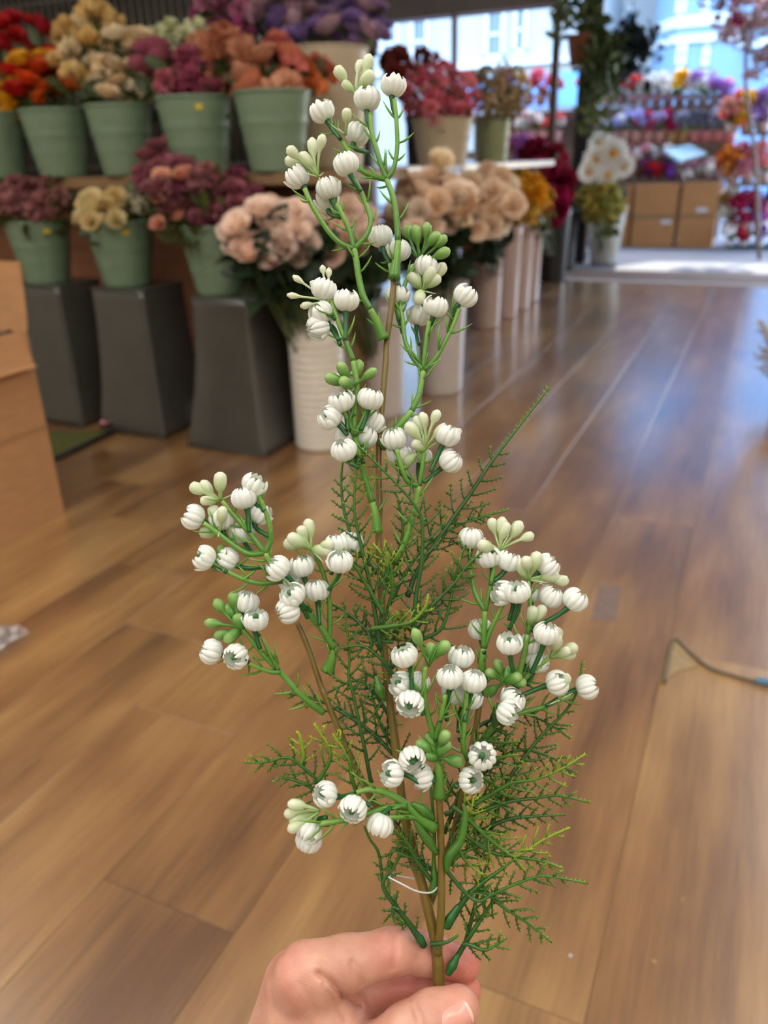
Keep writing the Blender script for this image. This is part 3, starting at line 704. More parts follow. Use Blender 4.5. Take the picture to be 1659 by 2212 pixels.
def potted(px, ytop, ybase, Y, wpx, potcol, flcols, yfl, nfl, flpx, label, group, kind=('ruffle', 'cluster')):
    p = atY(px, ybase, Y); d = -(RC.T @ (p - CAM))[2]; top = atY(px, ytop, Y)
    t = empty('potted_bunch', (p[0], p[1], p[2] + .002), label, 'potted flowers', group)
    r = wpx / 2 * d / F; h = max(.05, top[2] - p[2] - .002)
    q = MB(); q.lathe([(r * .75, 0), (r, h), (r * .92, h), (r * .7, h * .3), (.0001, h * .3)], 18); q.build('pot', M['pot_pink'], t).color = (*lin(potcol), 1)
    for k in range(nfl):
        a = random.random() * 6.28; rr = math.sqrt(random.random())
        hp = atY(px + wpx * .62 * rr * math.cos(a), (yfl[0] + yfl[1]) / 2 + (yfl[1] - yfl[0]) / 2 * rr * math.sin(a), Y + random.uniform(-.1, .1)) - np.array([p[0], p[1], p[2] + .002])
        link('stem', STEM, t, mat4((0, 0, h * .3), hp - np.array([0, 0, h * .3]), 1, 1, np.linalg.norm(hp - np.array([0, 0, h * .3]))))
        link('bloom', random.choice(BL[random.choice(kind)]), t, mat4(hp, nrm(np.array([0, -.5, 1]) + np.random.randn(3) * .3), flpx / 2 * d / F * random.uniform(.8, 1.2), roll=random.random() * 6), tuple(np.clip(np.array(lin(random.choice(flcols))) * random.uniform(.85, 1.1), 0, 1)))
    for k in range(3):
        link('leaf', LEAF, t, mat4((0, 0, h * .95), nrm(np.random.randn(3) + np.array([0, 0, 1.2])), .12, roll=random.random() * 6), lin((96, 140, 50)))
def pick(table, x):
    for x1, v in table:
        if x < x1: return v
    return table[-1][1]
WH, YE, RE, PI, MG, LI, CO, GY = (248, 246, 240), (250, 206, 40), (214, 40, 50), (240, 150, 170), (200, 30, 96), (196, 150, 220), (240, 110, 100), (150, 152, 166)
rowA = [(1110, ('magenta', [MG, LI])), (1155, ('white and yellow', [WH, YE, (250, 220, 130)])), (1205, ('coral', [RE, CO, PI])), (1345, ('pink', [PI, CO])), (1392, ('red and white', [RE, CO, WH])), (1455, ('white', [WH])), (1485, ('golden yellow', [YE, (250, 180, 20)])), (1525, ('white', [WH, WH, LI])), (1700, ('lilac', [LI, PI]))]
potA = [(1205, (184, 140, 140)), (1420, (170, 124, 128)), (1470, (150, 110, 122)), (1700, (148, 142, 152))]
for x in range(1092, 1575, 25):
    if 1205 < x < 1262: continue
    nm, cs = pick(rowA, x); potted(x, 203, 229, 11.5, 25, pick(potA, x), cs, (158, 198), 6, 26, nm + ' blooms in a pot on the top tier of the stall', nm + ' pots on the top tier')
rowB = [(1205, ('white', [WH, WH, CO])), (1300, ('magenta', [MG, PI])), (1365, ('blue white', [WH, (190, 200, 240)])), (1452, ('magenta', [MG, (220, 60, 120), (200, 200, 240)])), (1700, ('silver grey', [GY, (120, 120, 134), (176, 182, 200)]))]
potB = [(1205, (224, 160, 160)), (1370, (190, 140, 130)), (1432, (206, 150, 140)), (1488, (196, 150, 104)), (1700, (220, 140, 140))]
for x in range(1100, 1590, 25):
    if 1205 < x < 1262: continue
    nm, cs = pick(rowB, x); potted(x, 282, 313, 11.15, 25, pick(potB, x), cs, (240, 278), 5, 24, nm + ' blooms in a pot on the middle tier of the stall', nm + ' pots on the middle tier')
rowC = [(1372, ('ochre', [(206, 150, 60), (196, 120, 130)])), (1398, ('plum', [(110, 40, 90), RE])), (1425, ('red', [RE, PI])), (1452, ('violet', [(150, 80, 190), MG])), (1480, ('yellow', [YE, (150, 80, 190)])), (1700, ('dusty pink', [(196, 150, 160), WH]))]
for x in range(1348, 1560, 22):
    nm, cs = pick(rowC, x); potted(x, 384, 391, 10.85, 22, (150, 120, 110), cs, (346, 384), 7, 22, nm + ' blooms on the lowest tier of the stall', nm + ' bunches on the lowest tier')
for x in range(1358, 1450, 22):
    potted(x, 352, 391, 10.98, 22, (180, 170, 170), [WH, (226, 236, 240), PI], (316, 342), 5, 22, 'white blooms behind the red ones on the lowest tier', 'white bunches on the lowest tier')
# clear tray leaning on the stall
a = atY(1435, 340, 10.8); t = empty('clear_tray', a, 'pale blue clear plastic tray leaning among the stall flowers', 'tray')
q = MB(); P_ = [atY(1432, 322, 10.85) - a, atY(1490, 311, 10.95) - a, atY(1528, 330, 10.9) - a, atY(1470, 348, 10.75) - a]
q.add([p for p in P_] + [p + np.array([0, .02, -.03]) for p in P_], [(0, 1, 2, 3), (7, 6, 5, 4), (0, 4, 5, 1), (1, 5, 6, 2), (2, 6, 7, 3), (3, 7, 4, 0)])
q.build('tray_body', mat('tray_plastic', lin((176, 222, 240)), .1, noise=.05, spec=.8), t, smooth=False)

# cardboard cartons under the stall
def carton(x0, x1, yt, yb, Y, dep, label, mark=None):
    a = atY(x0, yb, Y); b_ = atY(x1, yb, Y); w = b_[0] - a[0]; zt = atY((x0 + x1) / 2, yt, Y)[2]
    t = empty('cardboard_carton', ((a[0] + b_[0]) / 2, Y + dep / 2, -.014), label, 'carton', 'cartons under the stall')
    box_part(t, 'body', (0, 0, zt / 2 + .007), (w - .01, dep, zt + .014), M['card2'], bev=.006)
    box_part(t, 'packing_tape', (0, -dep / 2 - .001, zt / 2), (w - .012, .003, .05), M['tape'])
    if mark: box_part(t, 'label_sticker', (mark[0] * w, -dep / 2 - .002, zt * mark[1]), (.12, .003, .05), M['shelfwhite'])
carton(1360, 1454, 398, 531, 10.62, .40, 'tan cardboard carton under the stall beside the narrower carton', (.28, .42))
carton(1460, 1538, 394, 529, 10.62, .40, 'tan cardboard carton under the stall at the doorway side', (.1, .6))
carton(1338, 1357, 400, 531, 10.66, .40, 'narrow cardboard carton squeezed in at the end of the stall')

# flower stand on the right of the doorway
sp_ = floor_at(1612, 532); t = empty('flower_stand', (sp_[0], sp_[1], -.014), 'tiered metal flower stand at the side of the doorway', 'stand')
dS = -(RC.T @ (sp_ - CAM))[2]
q = MB(); q.tube([(0, .3, 0), (0, .3, 2.0)], .025, 8); q.build('post', M['blackpost'], t)
ZS = [zat(1612, yy, sp_[1]) for yy in (290, 400, 505)]
for z in ZS: box_part(t, 'tray', (.15, .12, z + .014), (.75, .45, .03), M['stallwood'])
box_part(t, 'base', (.15, .15, .015), (.7, .5, .03), M['blackpost'])
for x, yt, yb, fl, cs, nm in [(1580, 265, 288, (205, 262), [CO, (236, 180, 160)], 'coral'), (1612, 265, 288, (205, 262), [(240, 120, 90), YE], 'orange'), (1645, 265, 288, (200, 262), [LI, (210, 190, 210)], 'lilac'),
        (1580, 372, 398, (318, 370), [(236, 150, 50), (226, 130, 60)], 'orange'), (1612, 372, 398, (312, 372), [PI, (248, 190, 190)], 'large pink'), (1648, 372, 398, (305, 372), [(250, 170, 170), (240, 220, 170)], 'pale pink'),
        (1572, 480, 503, (400, 470), [(190, 150, 70), WH], 'mustard'), (1604, 480, 503, (415, 480), [(200, 40, 90), MG], 'crimson'), (1640, 480, 503, (415, 482), [MG, (120, 60, 150)], 'magenta')]:
    potted(x, yt, yb, sp_[1] + .1, 30, (196, 160, 150), cs, fl, 8, 34, nm + ' blooms in a pot on the flower stand by the doorway', nm + ' pots on the flower stand')
for x, c1 in ((1575, WH), (1605, (220, 60, 90)), (1640, (110, 60, 150))):
    potted(x, 518, 531, sp_[1] - .15, 24, (236, 236, 240), [c1], (490, 516), 5, 22, 'small bunch in a white pot at the foot of the flower stand', 'pots at the foot of the flower stand')
# blossom tree at the right of the doorway
tb = floor_at(1640, 560); t = empty('blossom_tree', (tb[0], tb[1], 0), 'artificial tree with dusty pink blossom at the side of the doorway', 'tree')
dT = -(RC.T @ (tb - CAM))[2]
q = MB(); tr = [np.zeros(3), V(1632, 350, dT) - tb, V(1612, 200, dT) - tb, V(1612, 110, dT) - tb]; q.tube(smooth_path(tr, 5), .02, 8); q.build('trunk', M['brownwood'], t)
for ex, ey in ((1590, 60), (1600, 20), (1625, 40), (1650, 70), (1640, 110), (1655, 20), (1575, 15), (1655, 130)):
    q = MB(); e = V(ex, ey, dT + random.uniform(-.3, .3)) - tb; q.tube(smooth_path([tr[3], tr[3] * .5 + e * .5 + np.random.randn(3) * .05, e], 4), .008, 6); q.build('twig', M['brownwood'], t)
    for k in range(7):
        link('bloom', random.choice(BL['cluster']), t, mat4(e + np.random.randn(3) * .11, np.random.randn(3), .09, roll=1), tuple(np.array(lin((176, 146, 148))) * random.uniform(.7, 1.2)))
    if ey < 30:
        link('bloom', BL['ruffle'][0], t, mat4(e + np.random.randn(3) * .08, np.random.randn(3), .07), lin((190, 60, 110)))

# houses across the road
def house(name, Y, px0, px1, ztop, mt, label, wins, cornices=(), awning=None):
    a = atY(px0, 100, Y); b_ = atY(px1, 100, Y); cx = (a[0] + b_[0]) / 2; w = b_[0] - a[0]
    t = empty(name, (cx, Y, -.1), label, 'house')
    box_part(t, 'wall', (0, 2.5, ztop / 2), (w, 5, ztop), mt)
    for x0, x1, y0, y1 in wins:
        p0 = atY(x0, y1, Y); p1 = atY(x1, y0, Y); ww = p1[0] - p0[0]; hh = p1[2] - p0[2]; c = ((p0[0] + p1[0]) / 2 - cx, -.04, (p0[2] + p1[2]) / 2 + .1)
        q = MB(); fr = .09
        for dx, dz, sx, sz in ((-ww / 2, 0, fr, hh), (ww / 2, 0, fr, hh), (0, -hh / 2, ww + fr, fr * 1.4), (0, hh / 2, ww + fr, fr), (0, 0, ww, fr * .7)):
            q.box((c[0] + dx, c[1], c[2] + dz), (sx, .14, sz))
        o = q.build('window', M['trimw'], t, smooth=False)
        for s in (-1, 1):
            q = MB(); q.box((c[0], c[1] + .03, c[2] + s * hh / 4), (ww - fr, .03, hh / 2 - fr * .7)); q.build('pane', M['glassw'], o, smooth=False)
    for yy, th in cornices:
        z = atY((px0 + px1) / 2, yy, Y)[2] + .1; box_part(t, 'cornice', (0, -.12, z), (w + .2, .3, th), M['trimw'])
    return t, cx
t, cx = house('white_house', 22.0, 560, 1300, 15.3, M['house_white'], 'white rendered house with sash windows across the road',
      [(1052, 1090, 22, 126), (1113, 1139, 14, 114), (893, 925, 40, 140), (830, 860, 44, 144), (1248, 1275, -5, 95)], [(152, .12)])
p = atY(1130, 172, 21.2)
q = MB(); q.add([(x * 1.6 + p[0] - cx, -1.5 + .75 * (1 - math.cos(u)), p[2] - .55 + .75 * math.sin(u)) for u in np.linspace(0, 1.5, 7) for x in (-1, 1)], [(2 * i, 2 * i + 1, 2 * i + 3, 2 * i + 2) for i in range(6)]); q.build('awning', mat('blue_awning', lin((110, 160, 215)), .6, noise=.05), t)
t, cx = house('pale_house', 24.5, 1303, 1437, 18.3, M['house_white'], 'pale house between the white house and the blue house', [(1345, 1372, 20, 120)], [(140, .15)])
t, cx = house('blue_house', 23.0, 1440, 2100, 16.5, M['house_blue'], 'pale blue house with a bay window across the road', [(1660, 1690, 90, 170), (1580, 1596, 98, 160)], [(40, .25), (86, .16)])
# canted bay of the blue house
a = atY(1450, 100, 22.2); b_ = atY(1560, 100, 22.2); w = b_[0] - a[0]; bx = (a[0] + b_[0]) / 2 - cx
q = MB(); pl = [(bx - w / 2 - .5, 0), (bx - w / 2 + .1, -.9), (bx + w / 2 - .1, -.9), (bx + w / 2 + .5, 0)]
q.add([(x, y, z) for z in (0, 16.5) for x, y in pl], [(0, 1, 5, 4), (1, 2, 6, 5), (2, 3, 7, 6), (4, 5, 6, 7)]); q.build('bay', M['house_blue'], t, smooth=False)
for yy, th in ((46, .22), (84, .14)):
    z = atY(1500, yy, 22.1)[2] + .1; q = MB(); q.add([(x * 1 + (x - bx) * .06, y * 1.12 - .02, zz) for zz in (z - th / 2, z + th / 2) for x, y in pl], [(0, 1, 5, 4), (1, 2, 6, 5), (2, 3, 7, 6), (4, 5, 6, 7), (3, 2, 1, 0)]); q.build('cornice', M['trimw'], t, smooth=False)
for x0, x1, y0, y1 in ((1463, 1483, 86, 148), (1518, 1532, 98, 150), (1463, 1485, -40, 38), (1518, 1534, -40, 36)):
    p0 = atY(x0, y1, 22.1); p1 = atY(x1, y0, 22.1); ww = p1[0] - p0[0]; hh = p1[2] - p0[2]; c = ((p0[0] + p1[0]) / 2 - cx, -.95, (p0[2] + p1[2]) / 2 + .1)
    q = MB()
    for dx, dz, sx, sz in ((-ww / 2, 0, .08, hh), (ww / 2, 0, .08, hh), (0, -hh / 2, ww + .08, .12), (0, hh / 2, ww + .08, .08), (0, 0, ww, .06)): q.box((c[0] + dx, c[1], c[2] + dz), (sx, .1, sz))
    o = q.build('window', M['trimw'], t, smooth=False)
    for s in (-1, 1):
        q = MB(); q.box((c[0], c[1] + .03, c[2] + s * hh / 4), (ww - .08, .03, hh / 2 - .06)); q.build('pane', M['glassw'], o, smooth=False)
# ------------------------------------------------------------------ things on the shop floor
# open cardboard box by the vases: its aisle face runs along the planks
fx = -2.0; y1b = 1.742; y0b = 1.18; bw = .52; bh = zat(82, 690, 1.742) if False else atY(84, 715, 1.742)[2]
t = empty('open_cardboard_box', (fx - bw / 2, (y0b + y1b) / 2, 0), 'open brown cardboard box stuffed with dark packing paper', 'box')
ly = y1b - y0b
box_part(t, 'side_panel', (bw / 2 - .003, 0, bh / 2), (.006, ly, bh), M['card']); box_part(t, 'side_panel', (-bw / 2 + .003, 0, bh / 2), (.006, ly, bh), M['card'])
box_part(t, 'side_panel', (0, ly / 2 - .003, bh / 2), (bw - .012, .006, bh), M['card']); box_part(t, 'side_panel', (0, -ly / 2 + .003, bh / 2), (bw - .012, .006, bh), M['card'])
box_part(t, 'bottom', (0, 0, .006), (bw - .012, ly - .012, .012), M['cardin'])
def flap(p0, p1, out, up, l):
    p0, p1 = np.array(p0), np.array(p1); d = nrm(np.array(out) + np.array([0, 0, up])); nr = nrm(np.cross(p1 - p0, d)) * .005; q = MB()
    rows = []
    for i in range(4):
        f = i / 3; o = d * l * f + np.array([0, 0, -.03 * math.sin(f * 3.1)]); rows += [p0 + o, p1 + o, p0 + o + nr, p1 + o + nr]
    fs = []
    for i in range(3):
        b0 = i * 4; fs += [(b0, b0 + 1, b0 + 5, b0 + 4), (b0 + 2, b0 + 6, b0 + 7, b0 + 3), (b0, b0 + 4, b0 + 6, b0 + 2), (b0 + 1, b0 + 3, b0 + 7, b0 + 5)]
    fs += [(12, 13, 15, 14)]; q.add(rows, fs); q.build('flap', M['card'], t, smooth=False)
flap((bw / 2, -ly / 2, bh), (bw / 2, ly / 2 - .02, bh), (.35, 0, 0), -1.0, .11)
flap((bw / 2, ly / 2, bh), (-bw / 2, ly / 2, bh), (0, .12, 0), 1.0, .2)
flap((-bw / 2, ly / 2, bh), (-bw / 2, -ly / 2, bh), (-.15, 0, 0), 1.0, .24)
flap((-bw / 2, -ly / 2, bh), (bw / 2, -ly / 2, bh), (0, -.6, 0), .7, .2)
box_part(t, 'packing_tape', (bw / 2 + .001, 0, bh * .50), (.002, ly, .014), M['tape'])
for k in range(9):
    box_part(t, 'printed_mark', (bw / 2 + .001, -.02 - .012 * (k % 3), bh * .40 - .016 * (k // 3) - (.004 if k % 2 else 0)), (.0015, .008, .012), M['ink'])
pk = MB(); rs = np.random.RandomState(3)
n = 14
vs = [((i / n - .5) * (bw - .03), (j / n - .5) * (ly - .03), bh - .08 + rs.rand() * .16 - .1 * ((i / n - .5) ** 2 + (j / n - .5) ** 2)) for j in range(n + 1) for i in range(n + 1)]
pk.add(vs, [(j * (n + 1) + i, j * (n + 1) + i + 1, (j + 1) * (n + 1) + i + 1, (j + 1) * (n + 1) + i) for j in range(n) for i in range(n)]); 
pk.build('packing_paper', M['paperdark'], t, smooth=False)['label'] = 'crumpled dark packing paper'

# turf mat with a rubber edge behind the box
mc = [floor_at(95, 938), floor_at(246, 936), floor_at(128, 992), floor_at(60, 1012)]
o_ = mc[0]; t = empty('turf_mat', o_, 'green turf mat with black rubber edge under the grey vases', 'mat')
q = MB(); q.add([p - o_ + np.array([0, 0, z]) for z in (.001, .012) for p in mc], [(3, 2, 1, 0), (4, 5, 6, 7), (0, 1, 5, 4), (1, 2, 6, 5), (2, 3, 7, 6), (3, 0, 4, 7)]); q.build('turf', M['turf'], t, smooth=False)
q = MB(); q.tube([mc[1] - o_ + np.array([0, 0, .007]), mc[2] - o_ + np.array([0, 0, .007]), mc[3] - o_ + np.array([0, 0, .007])], .013, 6); q.build('rubber_edge', M['rubber'], t)
# fallen petal
pp = floor_at(230, 934); q = MB(); q.add([(x * .03, y * .022, .016 + .02 * (x * x + y * y) + .012) for x, y in ((-1, 0), (-.6, .8), (.3, 1), (1, .2), (.6, -.8), (-.4, -.9), (0, 0))], [(0, 6, 1), (1, 6, 2), (2, 6, 3), (3, 6, 4), (4, 6, 5), (5, 6, 0)])
o = q.build('fallen_petal', M['pinkp']); o.location = Vector(pp); tag(o, 'pink petal fallen on the edge of the turf mat', 'petal')
# torn corner of the floor covering and the cord running from it
ch = [floor_at(1458, 1382), floor_at(1432, 1440), floor_at(1428, 1478), floor_at(1462, 1452), floor_at(1508, 1440)]
q = MB(); o_ = ch[0]; n = len(ch); q.add([p - o_ + np.array([0, 0, z]) for z in (.0004, .0022) for p in ch], [tuple(range(n, 2 * n))] + [(i, (i + 1) % n, n + (i + 1) % n, n + i) for i in range(n)])
o = q.build('floor_tear', M['patch'], smooth=False); o.location = Vector(o_); tag(o, 'pale torn triangle in the floor covering at the end of the cord', 'floor tear')
cp_ = [floor_at(1434, 1478), floor_at(1440, 1440), floor_at(1456, 1384), floor_at(1490, 1412), floor_at(1530, 1444), floor_at(1580, 1462), floor_at(1632, 1476), floor_at(1700, 1490)]
t = empty('extension_cable', cp_[0], 'thin grey brown cable with a blue end lying on the floor', 'cable')
q = MB(); q.tube(smooth_path([p - cp_[0] + np.array([0, 0, .005]) for p in cp_], 6), .0042, 8); q.build('sheath', M['cord'], t)
e = cp_[6] - cp_[0]; e2 = cp_[7] - cp_[0]; q = MB(); q.tube(smooth_path([e + np.array([0, 0, .008]), e * .5 + e2 * .5 + np.array([0, 0, .010]), e2 + np.array([0, 0, .008])], 4), .0078, 10); q.build('blue_end', M['bluep'], t)
# worn grey patch and small specks
wp = [floor_at(1292, 1264), floor_at(1343, 1268), floor_at(1330, 1342), floor_at(1277, 1340)]; o_ = wp[0]
q = MB(); q.add([p - o_ + np.array([0, 0, z]) for z in (.0003, .0012) for p in wp], [(4, 5, 6, 7), (0, 1, 5, 4), (1, 2, 6, 5), (2, 3, 7, 6), (3, 0, 4, 7)])
o = q.build('floor_patch', M['patch2'], smooth=False); o.location = Vector(o_); tag(o, 'small grey rectangular patch stuck on the floor planks', 'patch')
for x, y, r, lb in ((1232, 2065, .0024, 'tiny white crumb on the floor beside a plank joint'), (1412, 2078, .003, 'tiny pale yellow crumb on the floor'), (1475, 1944, .0024, 'tiny tan crumb on the floor')):
    q = MB(); q.lathe([(r * .8, 0), (r, r * .4), (r * .6, r * .9), (.0001, r)], 9, flute=lambda a: 1 + .2 * math.sin(3 * a)); o = q.build('floor_crumb', M['shelfwhite'] if 'white' in lb else M['straw']); o.location = Vector(floor_at(x, y)); tag(o, lb, 'crumb')
# crumpled clear film at the frame edge
q = MB(); rs = np.random.RandomState(9); fpt = floor_at(-14, 1390); n = 7
q.add([((i / n - .5) * .12, (j / n - .5) * .12, .004 + .035 * rs.rand() * (1 - abs(i / n - .5)) ) for j in range(n + 1) for i in range(n + 1)], [(j * (n + 1) + i, j * (n + 1) + i + 1, (j + 1) * (n + 1) + i + 1, (j + 1) * (n + 1) + i) for j in range(n) for i in range(n)])
o = q.build('plastic_film', M['clear'], smooth=False); o.location = Vector(fpt); tag(o, 'crumpled clear plastic film lying on the floor', 'plastic film')
# bundle of dried grass in a basket at the aisle side
gb = floor_at(1730, 880); t = empty('dried_grass', (gb[0], gb[1], 0), 'bundle of straw coloured dried grass in a wicker basket', 'dried grass')
q = MB(); q.lathe([(.09, 0), (.11, .02), (.13, .2), (.12, .2), (.1, .04), (.0001, .04)], 24, flute=lambda a: 1 + .02 * math.sin(18 * a)); q.build('basket', M['straw'], t)
dg = -(RC.T @ (gb - CAM))[2]; q = MB()
for k in range(70):
    e = V(random.uniform(1625, 1760), random.uniform(690, 800), dg + random.uniform(-.12, .12)) - gb; q.tube([(0, 0, .05), e * .5 + np.array([0, 0, .06]), e], [.002, .002, .0012], 4)
    for j in range(8): q.spike(e * (.72 + .035 * j), nrm(np.random.randn(3) + nrm(e)), .035, .003)
q.build('grass_plumes', M['straw'], t)
# broad-leaved plant whose leaf reaches into view
lb_ = floor_at(1790, 780); t = empty('potted_plant', (lb_[0], lb_[1], 0), 'dark broad leaved plant reaching in from the aisle side', 'plant')
q = MB(); q.lathe([(.11, 0), (.14, .24), (.13, .24), (.1, .1), (.0001, .1)], 24); q.build('pot', M['mauve2'], t)
dl_ = -(RC.T @ (lb_ - CAM))[2]; tip_ = V(1690, 400, dl_) - lb_; q = MB(); q.tube(smooth_path([(0, 0, .1), tip_ * .5 + np.array([.05, 0, .1]), tip_], 5), .006, 6); q.build('stem', M['stemg'], t)
for (ax_, ay_) in ((1642, 438), (1690, 330), (1740, 420), (1720, 470)):
    d_ = V(ax_, ay_, dl_) - lb_ - tip_; link('leaf', LEAF, t, mat4(tip_, d_, np.linalg.norm(d_) * 1.05, roll=1.2), lin((34, 50, 34)))
# ------------------------------------------------------------------ the flower spray held up in the hand
def D(y): return .386 + (2212 - y) / 2212 * .035
def S(x, y, dz=0.0): return V(x, y, D(y) + dz)
PX = .00023                                        # metres per pixel at the spray
BASE = S(948, 2128, 0)
SPRAY = empty('flower_spray', BASE, 'artificial spray of small white blossoms and green fern held in the fingers', 'flower spray')
def cdir(ang, az):                                 # image angle + towards-camera share -> world direction
    a = math.radians(ang); h = math.sqrt(max(0, 1 - az * az))
    return RC @ np.array([math.cos(a) * h, math.sin(a) * h, az])

def blossom_mesh(seed, openness, n=11):
    rnd = random.Random(seed); q = MB(); nu, nv = 4, 8
    splay = set(rnd.sample(range(n), 1 if openness < .5 else 2))
    for k in range(n):
        a0 = 2 * math.pi * (k + rnd.uniform(-.12, .12)) / n
        ph1 = math.radians(rnd.uniform(146, 166) - 24 * openness); out_ = 0
        if k in splay: ph1 = math.radians(rnd.uniform(98, 118)); out_ = rnd.uniform(.15, .5)
        vs = []
        for j in range(nv + 1):
            t = j / nv; ph = .14 + (ph1 - .14) * t
            hw = math.pi / n * 1.12 * (1.0 if t < .72 else math.sqrt(max(.12, 1 - ((t - .72) / .29) ** 2)))
            for i in range(nu + 1):
                u = i / nu * 2 - 1
                bul = 1 + .10 * (1 - u * u) - .035 * u * u
                r = math.sin(ph) ** .85 * bul; z = .90 - .90 * math.cos(ph) * (1 + .03 * (1 - u * u))
                r += out_ * max(0, t - .55) ** 1.3
                a = a0 + u * hw
                vs.append((r * math.cos(a), r * math.sin(a), z))
        fs = [(j * (nu + 1) + i, j * (nu + 1) + i + 1, (j + 1) * (nu + 1) + i + 1, (j + 1) * (nu + 1) + i) for j in range(nv) for i in range(nu)]
        q.add(vs, fs)
    q.lathe([(.05, .08), (.5, .2), (.76, .5), (.82, .9), (.72, 1.25)], 16, cap=False)               # inner cup
    q.lathe([(.2, .2), (.24, 1.2), (.16, 1.38), (.0001, 1.42)], 8, mi=1)               # green pistil
    return q.mesh('blossom', [M['blossom'], M['pistil']])
BLO = [blossom_mesh(s, o) for s, o in ((1, .0), (2, .2), (3, .35), (4, .55), (5, .1), (6, .8))]
BLO_OPEN = [blossom_mesh(9, .12, 11), blossom_mesh(10, .3, 12)]
def bezier(a, b, c, d, n=9):
    return [(1 - t) ** 3 * a + 3 * (1 - t) ** 2 * t * b + 3 * (1 - t) * t * t * c + t ** 3 * d for t in np.linspace(0, 1, n)]
def leaflet(q, p, d, l, bend, r=.00055, a0=.2, a1=.7):
    p = np.asarray(p); d = nrm(d); b = nrm(bend)
    pts = [p, p + d * l * .4, p + d * l * .75 + b * l * .10, p + d * l + b * l * .25]
    q.tube(pts, [r * .8, r * 1.2, r * .95, r * .25], 5, (a0, a1))
def spoon(q, root, tip, r, a1=1.0, bend=None, lean=1.0):
    root = np.asarray(root, float); tip = np.asarray(tip, float); d = tip - root; L = np.linalg.norm(d)
    side = nrm(np.random.randn(3)) * L * .10
    pts = bezier(root, root + d * .35 + side, root + d * .7 + side * .6, tip, 12)
    rad = []
    for i in range(12):
        s = (1 - i / 11) * L                       # distance from tip
        e = max(0, 1 - ((s - r * 1.35) / (r * 1.75)) ** 2)
        tail = .00055 + max(0, .36 * r - .00055) * max(0, 1 - max(0, s - r * 2.2) / (r * 4.5)) ** 1.3; rad.append(max(tail, r * math.sqrt(e)))
    rad[-1] = r * .35
    q.tube(pts, rad, 8, (0, a1))

def branch(name_label, paths, blossoms, clusters, needles=0, dz=0.0, seed=1):
    rnd = random.Random(seed); np.random.seed(seed)
    q = MB(); stalks = []
    for pts, r0, r1, z0, z1 in paths:
        L = len(pts); P3 = [S(x, y, z0 + (z1 - z0) * i / (L - 1)) for i, (x, y) in enumerate(pts)]
        sp = smooth_path(P3, 5); n = len(sp)
        q.tube(sp, [(r0 + (r1 - r0) * (i / (n - 1)) ** .6) * .001 for i in range(n)], 8, (.15, .75))
        # thin leaflets in pairs along the stalk
        ln = sum(np.linalg.norm(sp[i + 1] - sp[i]) for i in range(n - 1)); k = int(ln / .0085 * needles)
        for e in range(k):
            i = min(n - 2, int((e + .5 + rnd.uniform(-.2, .2)) / max(1, k) * (n - 1))); tg = nrm(sp[i + 1] - sp[i])
            for s in (-1, 1):
                if rnd.random() < .18: continue
                sd = nrm(np.cross(tg, RC @ np.array([0, 0, 1.])) * s + np.random.randn(3) * .45)
                leaflet(q, sp[i], nrm(tg * rnd.uniform(.5, 1.0) + sd * .8), rnd.uniform(.006, .012), tg, a0=.25, a1=rnd.uniform(.4, .9))
    heads = []
    for bl in blossoms:
        x, y, ang, az, ax, ay = bl[:6]; ddz = bl[6] if len(bl) > 6 else rnd.uniform(-.004, .004)
        sz = bl[7] if len(bl) > 7 else 1.0
        c = S(x, y, dz + ddz); d = nrm(cdir(ang, az)); R0 = 26.5 * PX * (D(y) / .40) * sz
        b0 = c - d * R0 * .86
        heads.append((b0, d, R0, az))
        at = S(ax, ay, dz + ddz * .2); dl = np.linalg.norm(at - b0)
        pts = bezier(b0 + d * R0 * .12, b0 - d * dl * .35, at + (b0 - at) * .25 , at, 9)
        cal = MB(); cal.tube(pts, [.0017, .0015] + [.00125] * 3 + [.00115] * 4, 8)
        stalks.append(cal)
        for e in range(rnd.choice((0, 1, 1, 2))):
            i = rnd.randint(3, 7); tg = nrm(pts[i - 1] - pts[i + 1])
            leaflet(q, pts[i], nrm(tg + np.random.randn(3) * .6), rnd.uniform(.006, .011), tg)
    root = q.build('branch', M['branch'], SPRAY, origin=BASE); root['label'] = name_label
    for cal in stalks: cal.build('stalk', M['calyx'], root, origin=BASE)
    for i, (b0, d, R0, az) in enumerate(heads):
        link('blossom', BLO_OPEN[i % 2] if az > .75 else BLO[(i * 5 + seed) % len(BLO)], root, mat4(b0 - BASE, d, R0, roll=rnd.random() * 6.28))
    for (rx, ry), tips, style in clusters:
        cq = MB(); r3 = S(rx, ry, dz)
        for (tx, ty) in tips:
            tp = S(tx, ty, dz + rnd.uniform(-.008, .006))
            v = tp - r3; L = np.linalg.norm(v); tp = tp + nrm(v) * .0015
            spoon(cq, r3, tp, {'c': .0030, 'g': .0029, 's': .0017}[style] * rnd.uniform(.85, 1.12), 1.0)
        for e in range(4):
            dd = nrm(np.mean([S(*tp, dz) for tp in tips], 0) - r3 + np.random.randn(3) * .012)
            leaflet(cq, r3, dd, rnd.uniform(.005, .009), dd, .0004, .3, .8)
        cq.build('bud_cluster', M['bud_green'] if style == 'g' else M['bud_cream'], root, origin=BASE)
    return root

